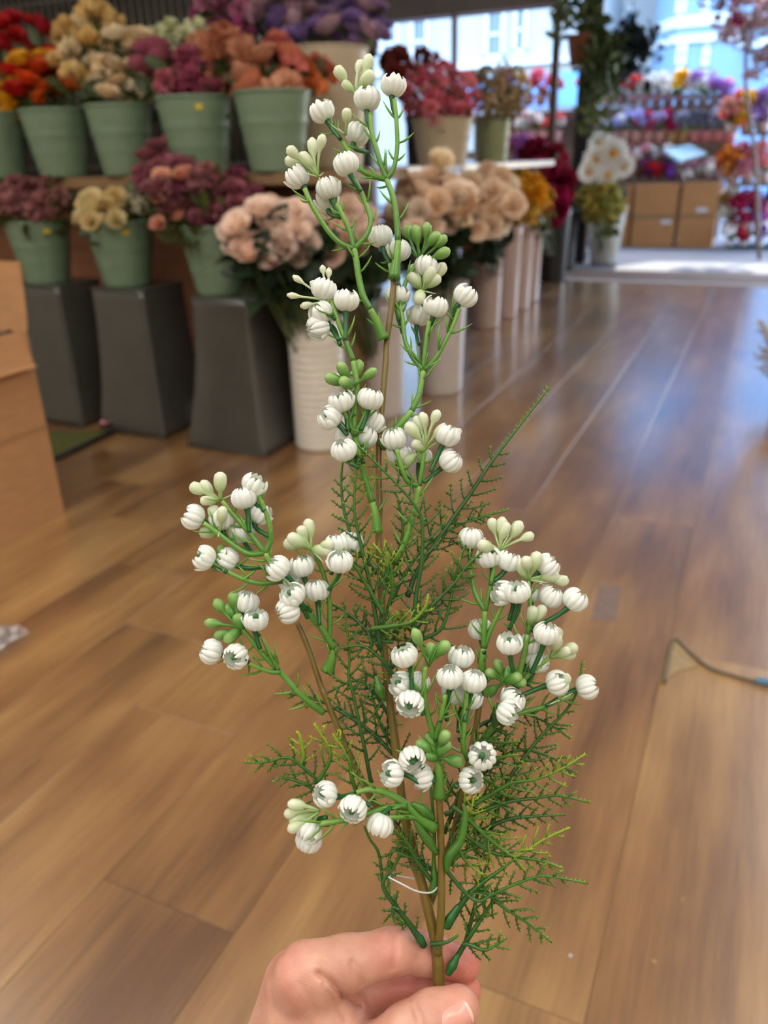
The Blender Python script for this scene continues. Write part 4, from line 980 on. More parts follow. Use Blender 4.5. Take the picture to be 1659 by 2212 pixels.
def stem(pts, r0, r1, z=0.0, z1=0.0, knots=True):
    q = MB(); L = len(pts); P3 = [S(x, y, z + (z1 - z) * i / (L - 1)) for i, (x, y) in enumerate(pts)]
    sp = smooth_path(P3, 8); n = len(sp)
    rr = [(r1 + (r0 - r1) * (1 - i / (n - 1)) ** 2) * .001 * (1 + (.09 * math.exp(-((i % 17 - 8) / 1.6) ** 2) if knots else 0)) for i in range(n)]
    q.tube(sp, rr, 12, (.1, .9)); q.build('stem', M['stem'], SPRAY, origin=BASE)
# brown wired stems
stem([(948, 2128), (946, 2080), (940, 2030), (925, 1965), (908, 1895), (890, 1825), (872, 1750), (860, 1650), (848, 1560), (838, 1480), (830, 1400), (827, 1330), (822, 1250), (818, 1150), (820, 1080), (818, 1000), (821, 930), (827, 860), (833, 790), (836, 735), (846, 660), (853, 590)], 2.9, 1.55, 0, .004)
stem([(945, 2060), (952, 1990), (954, 1900), (952, 1800), (948, 1715)], 2.2, 1.7, -.002, -.012)
stem([(916, 1930), (895, 1870), (860, 1800), (800, 1720), (742, 1600), (705, 1510), (690, 1472), (668, 1405), (643, 1345)], 2.1, 1.6, .002, .006)
stem([(925, 1960), (965, 1850), (990, 1760), (1010, 1660), (1030, 1560), (1040, 1480)], 2.1, 1.6, .004, .006)

C_, G_, N_ = 'c', 'g', 's'
branch('topmost flower branch', [
    ([(851, 602), (856, 560), (860, 520)], 3.6, 1.6, 0, 0), ([(860, 520), (856, 470), (850, 430), (840, 400), (835, 388)], 1.7, 1.5, 0, 0),
    ([(835, 388), (822, 352), (812, 318), (803, 285), (800, 245)], 1.5, 1.3, 0, 0), ([(835, 388), (850, 365), (858, 320), (857, 270), (852, 215)], 1.4, 1.2, 0, -.004),
    ([(835, 388), (800, 379), (775, 362), (755, 330), (735, 300), (708, 262)], 1.4, 1.2, 0, .004)],
    [(850, 184, 82, .1, 857, 262, -.003), (793, 214, 88, .1, 803, 285, 0, 1.05), (696, 240, 118, .1, 735, 300, .003), (771, 290, 70, -.1, 795, 330, .01)],
    [((770, 206), [(729, 150), (780, 135), (797, 124), (745, 182), (803, 160)], C_), ((746, 292), [(748, 240)], C_)], .8, 0, 11)
branch('flower branch forking below the topmost one', [
    ([(829, 733), (816, 700), (800, 668)], 3.6, 1.7, 0, -.004), ([(800, 668), (785, 640), (775, 600), (770, 565), (765, 538)], 1.8, 1.6, -.004, -.006),
    ([(765, 538), (735, 525), (710, 500), (690, 470), (672, 440), (658, 408)], 1.5, 1.3, -.006, -.01), ([(765, 538), (755, 500), (742, 470), (728, 440)], 1.5, 1.3, -.006, -.008),
    ([(765, 538), (790, 510), (801, 480), (794, 450), (780, 414), (764, 384)], 1.5, 1.2, -.006, -.004)],
    [(748, 355, 112, .1, 780, 414), (642, 382, 125, .15, 672, 440), (710, 407, 105, .2, 740, 468), (706, 434, 100, -.2, 736, 470, .012)],
    [((688, 382), [(626, 322), (622, 347), (652, 336), (675, 304), (698, 297)], C_)], .8, -.008, 12)
branch('flower branch behind the upper stem', [
    ([(862, 690), (868, 640), (880, 600), (900, 570)], 1.5, 1.1, .008, .012), ([(862, 690), (850, 620), (842, 570)], 1.4, 1.1, .008, .01)],
    [(822, 511, 100, .1, 842, 570), (861, 541, 80, .1, 862, 620), (859, 638, 85, .1, 870, 720), (921, 576, 80, 0, 905, 640), (941, 662, 75, .2, 920, 745, -.008), (1005, 639, 50, .1, 968, 720, -.006), (904, 682, 80, 0, 905, 745, .006)],
    [((912, 628), [(892, 577), (901, 596), (886, 597), (956, 573), (933, 582), (947, 602), (905, 651)], C_), ((905, 562), [(881, 492), (897, 492), (921, 486), (946, 508), (959, 513), (966, 541)], 'g')], .7, .012, 13)
branch('flower branch with three curved arms beside the brown stem', [
    ([(822, 965), (845, 940), (872, 908), (889, 888)], 3.2, 1.5, 0, .004), ([(889, 888), (905, 853), (914, 801)], 1.6, 1.5, .004, .006),
    ([(914, 801), (920, 740), (927, 694)], 1.5, 1.2, .006, .004), ([(914, 801), (890, 770), (875, 735), (870, 690), (864, 660)], 1.4, 1.1, .006, .008),
    ([(914, 801), (940, 775), (960, 740), (976, 708), (992, 668)], 1.4, 1.2, .006, .006)], [], [], 1.0, .006, 14)
branch('long flower branch rising along the brown stem', [
    ([(814, 1150), (812, 1118), (804, 1084)], 3.4, 1.6, -.004, -.006), ([(804, 1084), (792, 1044), (778, 993), (765, 926), (771, 841), (763, 780)], 1.9, 1.4, -.006, -.01),
    ([(763, 780), (748, 740), (732, 700), (716, 650)], 1.4, 1.1, -.01, -.012), ([(766, 940), (750, 905), (742, 885)], 1.4, 1.1, -.01, -.014), ([(766, 940), (785, 905), (794, 882)], 1.4, 1.2, -.01, -.012)],
    [(700, 626, 70, 0, 725, 690), (748, 649, 88, .1, 746, 735), (694, 676, 125, .35, 732, 735), (688, 708, 200, .4, 735, 745, .004), (738, 866, 110, .35, 752, 930), (713, 902, 140, .35, 750, 940), (800, 862, 78, .2, 780, 930), (748, 825, 95, 0, 765, 900, .01), (806, 912, 60, 0, 790, 980, .012), (743, 973, 110, .4, 775, 1010), (752, 944, 100, 0, 772, 1000, .01), (788, 943, 60, 0, 785, 1000, .01)],
    [((716, 650), [(698, 579), (711, 584), (638, 599), (675, 613), (626, 638), (655, 661)], N_), ((761, 835), [(736, 788), (775, 783), (808, 801), (708, 815), (742, 822)], 'g')], .8, -.012, 15)
branch('flower branch over the crossing ferns', [
    ([(850, 1215), (872, 1180), (890, 1120), (905, 1050)], 1.9, 1.5, -.002, -.006), ([(905, 1050), (912, 1010), (917, 972)], 1.4, 1.1, -.006, -.008), ([(905, 1050), (880, 1040), (868, 1010), (856, 970)], 1.4, 1.2, -.006, -.01)],
    [(852, 948, 100, .35, 868, 1020), (863, 983, 80, 0, 890, 1040, .008), (966, 940, 65, .2, 930, 1020), (972, 996, 40, .3, 915, 1042), (912, 985, 70, 0, 905, 1035, .01, .8)],
    [((917, 973), [(881, 919), (898, 905), (911, 897), (945, 892), (991, 932), (896, 959), (876, 1000), (958, 925)], C_)], .9, -.008, 16)
branch('flower branch reaching out over the floor beside the brown twig', [
    ([(708, 1450), (718, 1420), (720, 1400)], 4.0, 1.6, 0, -.004), ([(720, 1400), (700, 1365), (665, 1320), (628, 1275), (597, 1235), (572, 1195)], 1.9, 1.5, -.004, -.012),
    ([(572, 1195), (585, 1165), (580, 1125), (567, 1090), (558, 1068)], 1.4, 1.2, -.012, -.014), ([(572, 1195), (540, 1152), (512, 1120), (480, 1082)], 1.5, 1.2, -.012, -.014),
    ([(572, 1195), (535, 1196), (497, 1172), (465, 1147), (440, 1130)], 1.5, 1.2, -.012, -.016), ([(610, 1255), (560, 1260), (510, 1244), (462, 1218)], 1.4, 1.2, -.01, -.014),
    ([(712, 1400), (712, 1320), (707, 1268), (690, 1218), (674, 1192)], 1.5, 1.1, -.004, -.008)],
    [(550, 1047, 60, .2, 572, 1105), (527, 1076, 105, .1, 538, 1150), (562, 1109, 60, 0, 583, 1160, .006), (418, 1117, 155, .2, 465, 1147), (479, 1122, 95, .1, 495, 1170, .004), (522, 1150, 110, .1, 545, 1195, .008), (441, 1205, 150, .2, 490, 1237), (491, 1210, 150, 0, 580, 1225, .004), (600, 1228, 140, .3, 655, 1290, -.006), (652, 1223, 100, .2, 690, 1300), (734, 1214, 85, .25, 710, 1275, -.006), (684, 1276, 95, .1, 690, 1350), (632, 1286, 130, .4, 672, 1320, -.01), (623, 1319, 200, .4, 665, 1335, -.008), (626, 1256, 100, 0, 650, 1300, .008, .9), (729, 1176, 100, 0, 715, 1240, .006), (757, 1172, 80, 0, 730, 1240, .01)],
    [((476, 1080), [(476, 1026), (440, 1043), (418, 1051), (439, 1081)], C_), ((475, 1148), [(461, 1098), (481, 1100), (437, 1150)], C_), ((486, 1225), [(477, 1184)], 'g'), ((671, 1186), [(665, 1127), (651, 1142), (627, 1160), (618, 1174), (714, 1174), (709, 1190)], C_)], .8, -.014, 17)
branch('low flower branch drooping out over the floor', [
    ([(700, 1540), (672, 1520), (648, 1499), (600, 1447), (565, 1410), (540, 1378), (522, 1357)], 1.9, 1.2, .002, -.01), ([(605, 1452), (585, 1452), (560, 1443), (538, 1433)], 1.3, 1.1, -.006, -.012), ([(602, 1448), (585, 1415), (566, 1378)], 1.2, 1.0, -.006, -.008)],
    [(532, 1301, 75, .1, 560, 1375, .004), (552, 1339, 85, .25, 562, 1402), (457, 1408, 160, .2, 528, 1400), (510, 1418, 200, .92, 538, 1432, -.004)],
    [((522, 1357), [(469, 1299), (504, 1284), (491, 1312), (448, 1345), (469, 1372), (491, 1383), (513, 1332)], 'g')], 1.0, -.01, 18)
branch('flower branch standing on the aisle side', [
    ([(1036, 1500), (1040, 1450), (1045, 1400)], 3.4, 1.6, .004, 0), ([(1045, 1400), (1046, 1360), (1048, 1320)], 1.7, 1.5, 0, -.002), ([(1048, 1320), (1028, 1285), (1018, 1240), (1015, 1195)], 1.4, 1.2, -.002, .004),
    ([(1048, 1320), (1058, 1275), (1068, 1225), (1080, 1190)], 1.4, 1.1, -.002, -.004), ([(1046, 1400), (1065, 1350), (1090, 1300)], 1.4, 1.1, 0, -.004)],
    [(1018, 1163, 85, .1, 1015, 1225, .004), (1055, 1203, 110, .3, 1060, 1265), (1099, 1211, 70, .1, 1068, 1255), (1038, 1360, 95, .1, 1046, 1410, .012), (1086, 1281, 150, .2, 1100, 1340, -.004), (1118, 1279, 100, .3, 1100, 1360, -.01)],
    [((1080, 1188), [(1062, 1125), (1085, 1123), (1094, 1134), (1122, 1131), (1147, 1158), (1041, 1175)], C_)], .9, -.004, 19)
branch('outermost flower branch on the aisle side', [
    ([(1025, 1640), (1050, 1590), (1085, 1540), (1110, 1490), (1128, 1430), (1140, 1370)], 2.2, 1.4, .004, -.006), ([(1140, 1370), (1145, 1310), (1142, 1255)], 1.3, 1.0, -.006, -.006), ([(1112, 1490), (1150, 1450), (1185, 1422)], 1.4, 1.1, -.004, -.006),
    ([(1070, 1565), (1125, 1540), (1180, 1525), (1237, 1502)], 1.4, 1.1, 0, .002)],
    [(1183, 1222, 40, .2, 1130, 1285), (1189, 1289, 60, .3, 1150, 1365), (1242, 1296, 50, .2, 1165, 1350), (1101, 1390, 95, .3, 1110, 1460, -.008), (1180, 1369, 80, .3, 1148, 1455, -.008), (1147, 1393, 80, .1, 1135, 1450, .006), (1159, 1430, 70, 0, 1140, 1480, .006), (1203, 1475, 20, .3, 1120, 1505), (1267, 1484, 20, .2, 1180, 1525, .006), (1098, 1538, -30, .6, 1068, 1570, -.012), (1107, 1512, 50, .3, 1080, 1565, -.004), (1150, 1285, 80, 0, 1142, 1330, .008, .7)],
    [((1141, 1252), [(1135, 1208), (1160, 1198), (1221, 1255), (1201, 1246), (1124, 1216)], C_), ((1141, 1351), [(1150, 1316), (1172, 1313)], C_), ((1189, 1421), [(1204, 1362), (1202, 1378), (1242, 1399), (1237, 1412), (1225, 1405)], C_), ((1208, 1512), [(1225, 1462)], C_), ((1089, 1474), [(1074, 1430), (1098, 1446), (1119, 1462), (1130, 1475), (1056, 1452), (1053, 1498)], 'g')], .9, -.006, 20)
branch('front flower branch standing on the thick brown stem', [
    ([(948, 1722), (948, 1680), (946, 1640)], 3.8, 1.8, -.012, -.016), ([(946, 1640), (935, 1585), (922, 1535), (916, 1480), (918, 1440)], 1.8, 1.2, -.016, -.022), ([(940, 1600), (952, 1550), (962, 1500)], 1.3, 1.2, -.018, -.024), ([(1010, 1640), (1000, 1610), (1003, 1560), (1008, 1495)], 1.4, 1.2, -.014, -.02)],
    [(874, 1416, 115, .35, 890, 1495, -.004), (996, 1419, 85, .2, 975, 1490, .006), (972, 1463, 90, .35, 950, 1560, -.004), (1022, 1472, 80, .25, 1003, 1560), (866, 1478, 150, .3, 905, 1530, .006), (886, 1520, 250, .9, 915, 1545, -.006, 1.05), (981, 1496, 60, .1, 965, 1555, .012), (1017, 1506, 50, .1, 990, 1580, .014), (905, 1475, 60, .1, 918, 1530, .012, .9), (890, 1639, 300, .9, 915, 1660, -.004), (847, 1671, 170, .45, 905, 1690), (912, 1677, 190, .3, 935, 1690, .004), (1042, 1633, 100, .9, 1010, 1650, -.004, 1.05), (1017, 1685, 20, .8, 985, 1700, .002)],
    [((925, 1440), [(930, 1394), (951, 1400), (896, 1364), (966, 1393)], 'g'), ((944, 1636), [(965, 1586), (968, 1608), (924, 1590), (905, 1605), (924, 1633), (996, 1646)], 'g')], 1.1, -.02, 21)
branch('drooping front flower branch low on the spray', [
    ([(940, 1790), (905, 1765), (880, 1740), (840, 1715), (800, 1705), (770, 1712)], 3.0, 1.2, -.012, -.02), ([(880, 1740), (835, 1745), (770, 1765), (720, 1775), (690, 1780)], 1.7, 1.3, -.016, -.024), ([(905, 1765), (870, 1765), (840, 1765)], 1.4, 1.2, -.014, -.02)],
    [(703, 1716, 150, .5, 765, 1715), (763, 1747, 230, .9, 800, 1740, -.004, 1.05), (821, 1782, 250, .2, 845, 1745), (668, 1795, 230, .4, 705, 1765), (667, 1815, 250, .1, 710, 1780, .006)],
    [((690, 1752), [(628, 1738), (621, 1759), (631, 1772), (628, 1790), (654, 1828)], C_)], 1.2, -.022, 22)
# loose strap-like leaf sockets on the stems
def socket(pts, radii, z0, z1, mt='branch'):
    q = MB(); L = len(pts); sp = smooth_path([S(x, y, z0 + (z1 - z0) * i / (L - 1)) for i, (x, y) in enumerate(pts)], 5); n = len(sp)
    q.tube(sp, [np.interp(i / (n - 1), np.linspace(0, 1, len(radii)), radii) * .00078 for i in range(n)], 8, (.001, .2)); q.build('leaf_socket', M[mt], SPRAY, origin=BASE)
socket([(944, 1845), (925, 1815), (905, 1785), (895, 1770)], [1.5, 3.4, 2.6, 1.0], -.010, -.014)
socket([(938, 1770), (915, 1750), (890, 1735)], [1.5, 3.6, 1.2], -.012, -.016)
socket([(965, 1885), (970, 1850), (995, 1815), (1005, 1760), (1000, 1735)], [1.2, 3.2, 2.6, 1.8, 1.0], -.01, -.012)
socket([(832, 1515), (820, 1490), (812, 1460)], [1.0, 3.6, 1.0], -.004, -.004)
socket([(962, 2005), (972, 1985), (990, 1955)], [2.0, 3.2, 1.4], -.004, -.004, 'calyx')
socket([(968, 2105), (978, 2085), (990, 2060)], [2.0, 3.3, 1.6], -.002, -.002, 'calyx')
socket([(935, 1930), (938, 1900), (937, 1860), (938, 1790), (930, 1700)], [2.6, 2.8, 1.3, 1.2, 1.0], -.004, -.004)
socket([(918, 2045), (908, 2030), (895, 2010)], [1.8, 2.9, 1.6], -.003, -.004, 'calyx')
socket([(1052, 1475), (1040, 1430), (1042, 1400)], [1.2, 3.0, 1.0], .008, .006)

# ---------------------------------------------------------------- fern fronds
def frond(pts, plen, z0, z1, tone=0.0, r0=1.3, start=.12, step=7.0, seed=None, sec=True, bare=.0):
    rnd = random.Random(seed if seed is not None else int(pts[0][0] * 7 + pts[-1][1])); np.random.seed(rnd.randint(0, 9999))
    q = MB(); L = len(pts); sp = smooth_path([S(x, y, z0 + (z1 - z0) * i / (L - 1)) for i, (x, y) in enumerate(pts)], 8); n = len(sp)
    q.tube(sp, [(r0 + (.55 - r0) * (i / (n - 1)) ** .8) * .001 for i in range(n)], 7, (tone, min(1, tone + .45)))
    seg = [np.linalg.norm(sp[i + 1] - sp[i]) for i in range(n - 1)]; cum = np.concatenate([[0], np.cumsum(seg)]); T = cum[-1]
    def at(s):
        i = min(n - 2, int(np.searchsorted(cum, s) - 1)); i = max(0, i); f = (s - cum[i]) / max(1e-9, seg[i]); return sp[i] + (sp[i + 1] - sp[i]) * f, nrm(sp[i + 1] - sp[i])
    view = RC @ np.array([0, 0, 1.])
    def stars(path, t0, t1, stepm=.0024):
        ln = [np.linalg.norm(path[i + 1] - path[i]) for i in range(len(path) - 1)]; c = np.concatenate([[0], np.cumsum(ln)])
        s = stepm * .8
        while s < c[-1] + .0003:
            i = min(len(path) - 2, max(0, int(np.searchsorted(c, s) - 1))); f = min(1.0, (s - c[i]) / max(1e-9, ln[i])); p = path[i] + (path[i + 1] - path[i]) * f; tg = nrm(path[i + 1] - path[i])
            a = t0 + (t1 - t0) * s / c[-1]; sd = nrm(np.cross(tg, view) + np.random.randn(3) * .35); up = np.cross(sd, tg)
            for d in (sd, -sd, up if rnd.random() < .5 else -up):
                q.spike(p, nrm(tg * .55 + d), rnd.uniform(.0013, .0019), .0005, a, min(1, a + .25))
            s += stepm * rnd.uniform(.85, 1.2)
        tg = nrm(path[-1] - path[-2])
        for e in range(3): q.spike(path[-1], nrm(tg + np.random.randn(3) * .35), .0017, .00034, t1, 1)
    s = T * start; side = 1; stepm = step * .00080
    while s < T * .985:
        p, tg = at(s); f = s / T
        env = min(1, .45 + 2.2 * f) * (1 - f) ** .55 if bare == 0 else (max(0, 1 - f / (1 - bare)) ** .5 if f < 1 - bare else 0)
        ln = plen * PX * env * rnd.uniform(.75, 1.15)
        tt = min(1, tone + .15 + .5 * f)
        if ln > .0035:
            sd = nrm(np.cross(tg, view) * side + view * rnd.uniform(-.45, .45))
            d = nrm(tg * rnd.uniform(.55, .85) + sd); curl = tg * ln * .22
            path = [p, p + d * ln * .35, p + d * ln * .7 + curl * .4, p + d * ln + curl]
            q.tube(path, [.00062, .00052, .00045, .0003], 5, (tone + .1, tt))
            sm = smooth_path(path, 3)
            if sec and ln > .0135:
                for e in range(int(ln / .0042)):
                    ff = (e + 1) / (int(ln / .0042) + 1); i = int(ff * (len(sm) - 1)); t2 = nrm(sm[min(i + 1, len(sm) - 1)] - sm[max(0, i - 1)])
                    s2 = nrm(np.cross(t2, view) * (1 if e % 2 else -1) + view * rnd.uniform(-.4, .4)); l2 = ln * .36 * (1 - ff * .6)
                    pp = [sm[i], sm[i] + nrm(t2 * .7 + s2) * l2 * .5, sm[i] + nrm(t2 * .85 + s2) * l2]
                    q.tube(pp, [.00045, .0004, .0003], 4, (tone + .1, tt)); stars(pp, tt * .8, tt)
                stars(sm[len(sm) // 2:], tt * .8, tt)
            else: stars(sm, tone + .1, tt)
        side = -side; s += stepm * .5 * rnd.uniform(.8, 1.25)
    # fine spines along the rachis itself
    s = T * start
    while s < T:
        p, tg = at(min(s, T * .999)); sd = nrm(np.cross(tg, view) * rnd.choice((-1, 1)) + np.random.randn(3) * .3); a = min(1, tone + .2 + .6 * s / T); rl = .0026 if bare and s > T * (1 - bare) else .0017
        q.spike(p, nrm(tg * .5 + sd), rl, .00048, a, min(1, a + .3)); q.spike(p, nrm(tg * .5 - sd), rl, .00048, a, min(1, a + .3))
        s += .0030 if bare and s > T * (1 - bare) else .0022
    q.build('fern_frond', M['fern'], SPRAY, origin=BASE)
FR = [
    ([(880, 1290), (910, 1219), (1018, 1064), (1058, 1003), (1099, 949), (1145, 890), (1188, 834)], 95, .004, .012, .0, dict(bare=.30, start=.2, step=11, r0=1.5)),
    ([(895, 1400), (898, 1297), (911, 1213), (912, 1128), (896, 1091), (859, 1047), (815, 1003), (773, 962)], 70, -.006, -.014, .05, dict(step=10)),
    ([(822, 1400), (805, 1294), (785, 1199), (768, 1121), (766, 1061), (774, 988)], 62, -.008, -.012, .05, dict(step=9)),
    ([(880, 1360), (947, 1294), (984, 1256), (1008, 1223), (1045, 1188)], 60, -.002, -.008, .1, dict(step=9)),
    ([(860, 1400), (918, 1378), (951, 1360), (966, 1327), (976, 1285), (1000, 1190), (1035, 1150)], 62, .0, -.004, .05, dict(step=9)),
    ([(800, 1358), (850, 1352), (890, 1342), (918, 1312), (925, 1283)], 42, -.012, -.016, .35, dict(step=8)),
    ([(815, 1240), (770, 1180), (745, 1110), (737, 1040), (742, 985)], 45, .008, .010, .1, dict(step=8)),
    ([(830, 1330), (790, 1260), (760, 1215), (722, 1190)], 55, -.01, -.014, .2, dict(step=8)),
    ([(835, 1420), (790, 1360), (745, 1320), (705, 1300)], 50, .002, .004, .0, dict(step=8)),
    ([(830, 1330), (875, 1240), (920, 1180), (1000, 1130), (1100, 1100)], 62, .008, .012, .1, dict(step=9)),
    ([(850, 1460), (820, 1420), (780, 1395), (735, 1400)], 52, -.004, -.008, .0, dict(step=8)),
    ([(840, 1450), (880, 1400), (920, 1330), (960, 1300)], 52, .010, .012, .0, dict(step=8)),
    ([(820, 1300), (850, 1220), (870, 1150), (860, 1080), (850, 1060)], 50, .010, .014, .2, dict(step=8)),
    ([(802, 1690), (799, 1677), (784, 1600), (763, 1501), (753, 1460), (755, 1414), (745, 1320)], 80, -.004, -.006, .0, dict(step=10)),
    ([(720, 1715), (688, 1687), (649, 1653), (620, 1636), (572, 1646), (526, 1646)], 62, -.002, -.008, .1, dict(step=8)),
    ([(688, 1687), (712, 1643), (710, 1612), (678, 1562)], 50, -.008, -.014, .35, dict(step=8)),
    ([(775, 1720), (760, 1682), (755, 1646), (741, 1617), (718, 1585)], 48, -.01, -.014, .3, dict(step=8)),
    ([(649, 1653), (655, 1630), (648, 1590), (640, 1580)], 38, -.004, -.008, .5, dict(step=8)),
    ([(735, 1720), (690, 1710), (650, 1690), (610, 1680), (590, 1690)], 46, .0, -.004, .1, dict(step=8)),
    ([(860, 1640), (800, 1580), (740, 1540), (680, 1510), (608, 1495)], 66, .006, .008, .0, dict(step=9)),
    ([(850, 1560), (810, 1500), (770, 1470), (700, 1500)], 50, .008, .010, .0, dict(step=8)),
    ([(865, 1690), (850, 1620), (820, 1560), (800, 1480)], 60, .008, .010, .05, dict(step=8)),
    ([(1060, 1790), (1093, 1696), (1125, 1646), (1172, 1586), (1219, 1539), (1247, 1492), (1259, 1426)], 82, .008, .012, .1, dict(step=10, bare=.22)),
    ([(1020, 1740), (1078, 1705), (1109, 1690), (1156, 1683), (1212, 1661), (1264, 1629)], 60, .002, -.002, .3, dict(step=9)),
    ([(1020, 1760), (1093, 1733), (1156, 1724), (1206, 1718), (1272, 1733)], 56, .004, .002, .1, dict(step=9)),
    ([(1030, 1800), (1093, 1771), (1156, 1763), (1220, 1760)], 46, .008, .008, .0, dict(step=9)),
    ([(975, 1740), (999, 1759), (1062, 1816), (1106, 1847), (1125, 1844), (1181, 1810), (1232, 1787)], 56, -.004, -.01, .35, dict(step=9)),
    ([(1000, 1800), (1060, 1840), (1112, 1850), (1172, 1860), (1217, 1876)], 50, -.002, -.006, .2, dict(step=8)),
    ([(966, 2003), (1006, 1941), (1046, 1904), (1080, 1880), (1112, 1855)], 34, -.003, -.008, .0, dict(step=12, r0=1.9, start=.5)),
    ([(950, 1860), (968, 1885), (1009, 1932), (1037, 1946), (1068, 1929), (1147, 1897), (1187, 1893), (1270, 1908)], 58, -.004, -.01, .1, dict(step=9)),
    ([(972, 2094), (999, 2048), (1037, 1988), (1062, 1951), (1075, 1915)], 50, -.001, -.004, .0, dict(step=10, r0=1.7, start=.3)),
    ([(1030, 1900), (1062, 1938), (1093, 1963), (1140, 1994), (1192, 2036)], 56, -.004, -.006, .1, dict(step=9)),
    ([(1000, 2040), (1012, 2040), (1046, 2052), (1071, 2041), (1095, 2025)], 46, -.004, -.008, .1, dict(step=8)),
    ([(1005, 2040), (1020, 1980), (1040, 1900), (1060, 1850)], 46, .004, .006, .1, dict(step=8)),
    ([(915, 2043), (883, 1994), (852, 1954), (827, 1910), (849, 1875), (874, 1828), (890, 1790)], 34, -.004, -.006, .0, dict(step=10, r0=1.7)),
    ([(827, 1906), (818, 1844), (799, 1813), (786, 1784)], 20, -.004, -.002, .1, dict(step=9, r0=.9)),
    ([(862, 1965), (850, 1960), (848, 1975), (852, 1992)], 44, -.006, -.006, .0, dict(step=6)),
    ([(930, 1900), (900, 1860), (880, 1820), (850, 1790)], 52, -.006, -.012, .1, dict(step=7)),
    ([(935, 1880), (890, 1850), (850, 1835), (838, 1880), (842, 1930)], 34, -.002, -.006, .05, dict(step=8)),
    ([(960, 1800), (1000, 1700), (1040, 1640), (1090, 1610), (1130, 1600)], 70, .010, .014, .05, dict(step=9)),
    ([(960, 1760), (1020, 1730), (1070, 1720), (1110, 1780)], 62, .008, .010, .2, dict(step=8)),
    ([(955, 1840), (1000, 1810), (1040, 1790), (1100, 1800)], 66, .006, .010, .25, dict(step=8)),
    ([(955, 1880), (990, 1850), (1030, 1830), (1090, 1830)], 60, .0, .002, .3, dict(step=8)),
    ([(930, 2040), (965, 2035), (990, 2020)], 20, -.008, -.010, .0, dict(step=8)),
    ([(915, 1880), (870, 1800), (840, 1760), (800, 1745)], 50, .006, .008, .0, dict(step=8)),
    ([(1000, 1700), (1060, 1660), (1120, 1620), (1200, 1640), (1240, 1680)], 60, .012, .014, .0, dict(step=9)),
    ([(990, 1600), (1050, 1560), (1120, 1540), (1180, 1560), (1232, 1595)], 55, .012, .014, .0, dict(step=9)),
]
rf = random.Random(77)
for (x0, y0, ex, ey, n_, tn) in ((825, 1330, 85, 130, 9, .15), (985, 1800, 100, 90, 8, .25), (860, 1560, 90, 90, 5, .05), (1040, 1640, 90, 80, 4, .05)):
    for k in range(n_):
        a = rf.uniform(-.1, 3.24) if n_ == 9 else rf.uniform(-1.2, 1.6) if x0 > 950 else rf.uniform(1.2, 3.4); l = rf.uniform(.6, 1.05)
        sx_, sy_ = x0 + rf.uniform(-25, 25), y0 + rf.uniform(-70, 70); bend = rf.uniform(-.5, .5); z_ = rf.uniform(-.008, .014)
        FR.append(([(sx_, sy_), (sx_ + ex * l * .4 * math.cos(a - bend * .5), sy_ - ey * l * .4 * math.sin(a - bend * .5)), (sx_ + ex * l * .75 * math.cos(a), sy_ - ey * l * .75 * math.sin(a)), (sx_ + ex * l * math.cos(a + bend * .3), sy_ - ey * l * math.sin(a + bend * .3))], rf.uniform(38, 56), z_, z_ + rf.uniform(-.008, .008), tn + rf.uniform(-.05, .3), dict(step=8, r0=1.0, seed=k + int(x0))))
for pts, pl, z0, z1, tone, kw in FR: frond(pts, pl, z0, z1, tone, **kw)
# clear plastic tag thread looped round the stems
q = MB(); q.tube(smooth_path([S(840, 1895, -.012), (S(865, 1908, -.016)), S(900, 1925, -.014), S(930, 1928, -.010), S(945, 1915, -.004), S(935, 1905, .006), S(890, 1898, .008), S(850, 1890, 0), S(840, 1895, -.012)], 6), .00045, 6); q.build('tag_thread', M['thread'], SPRAY, origin=BASE)['label'] = 'clear plastic tag thread'

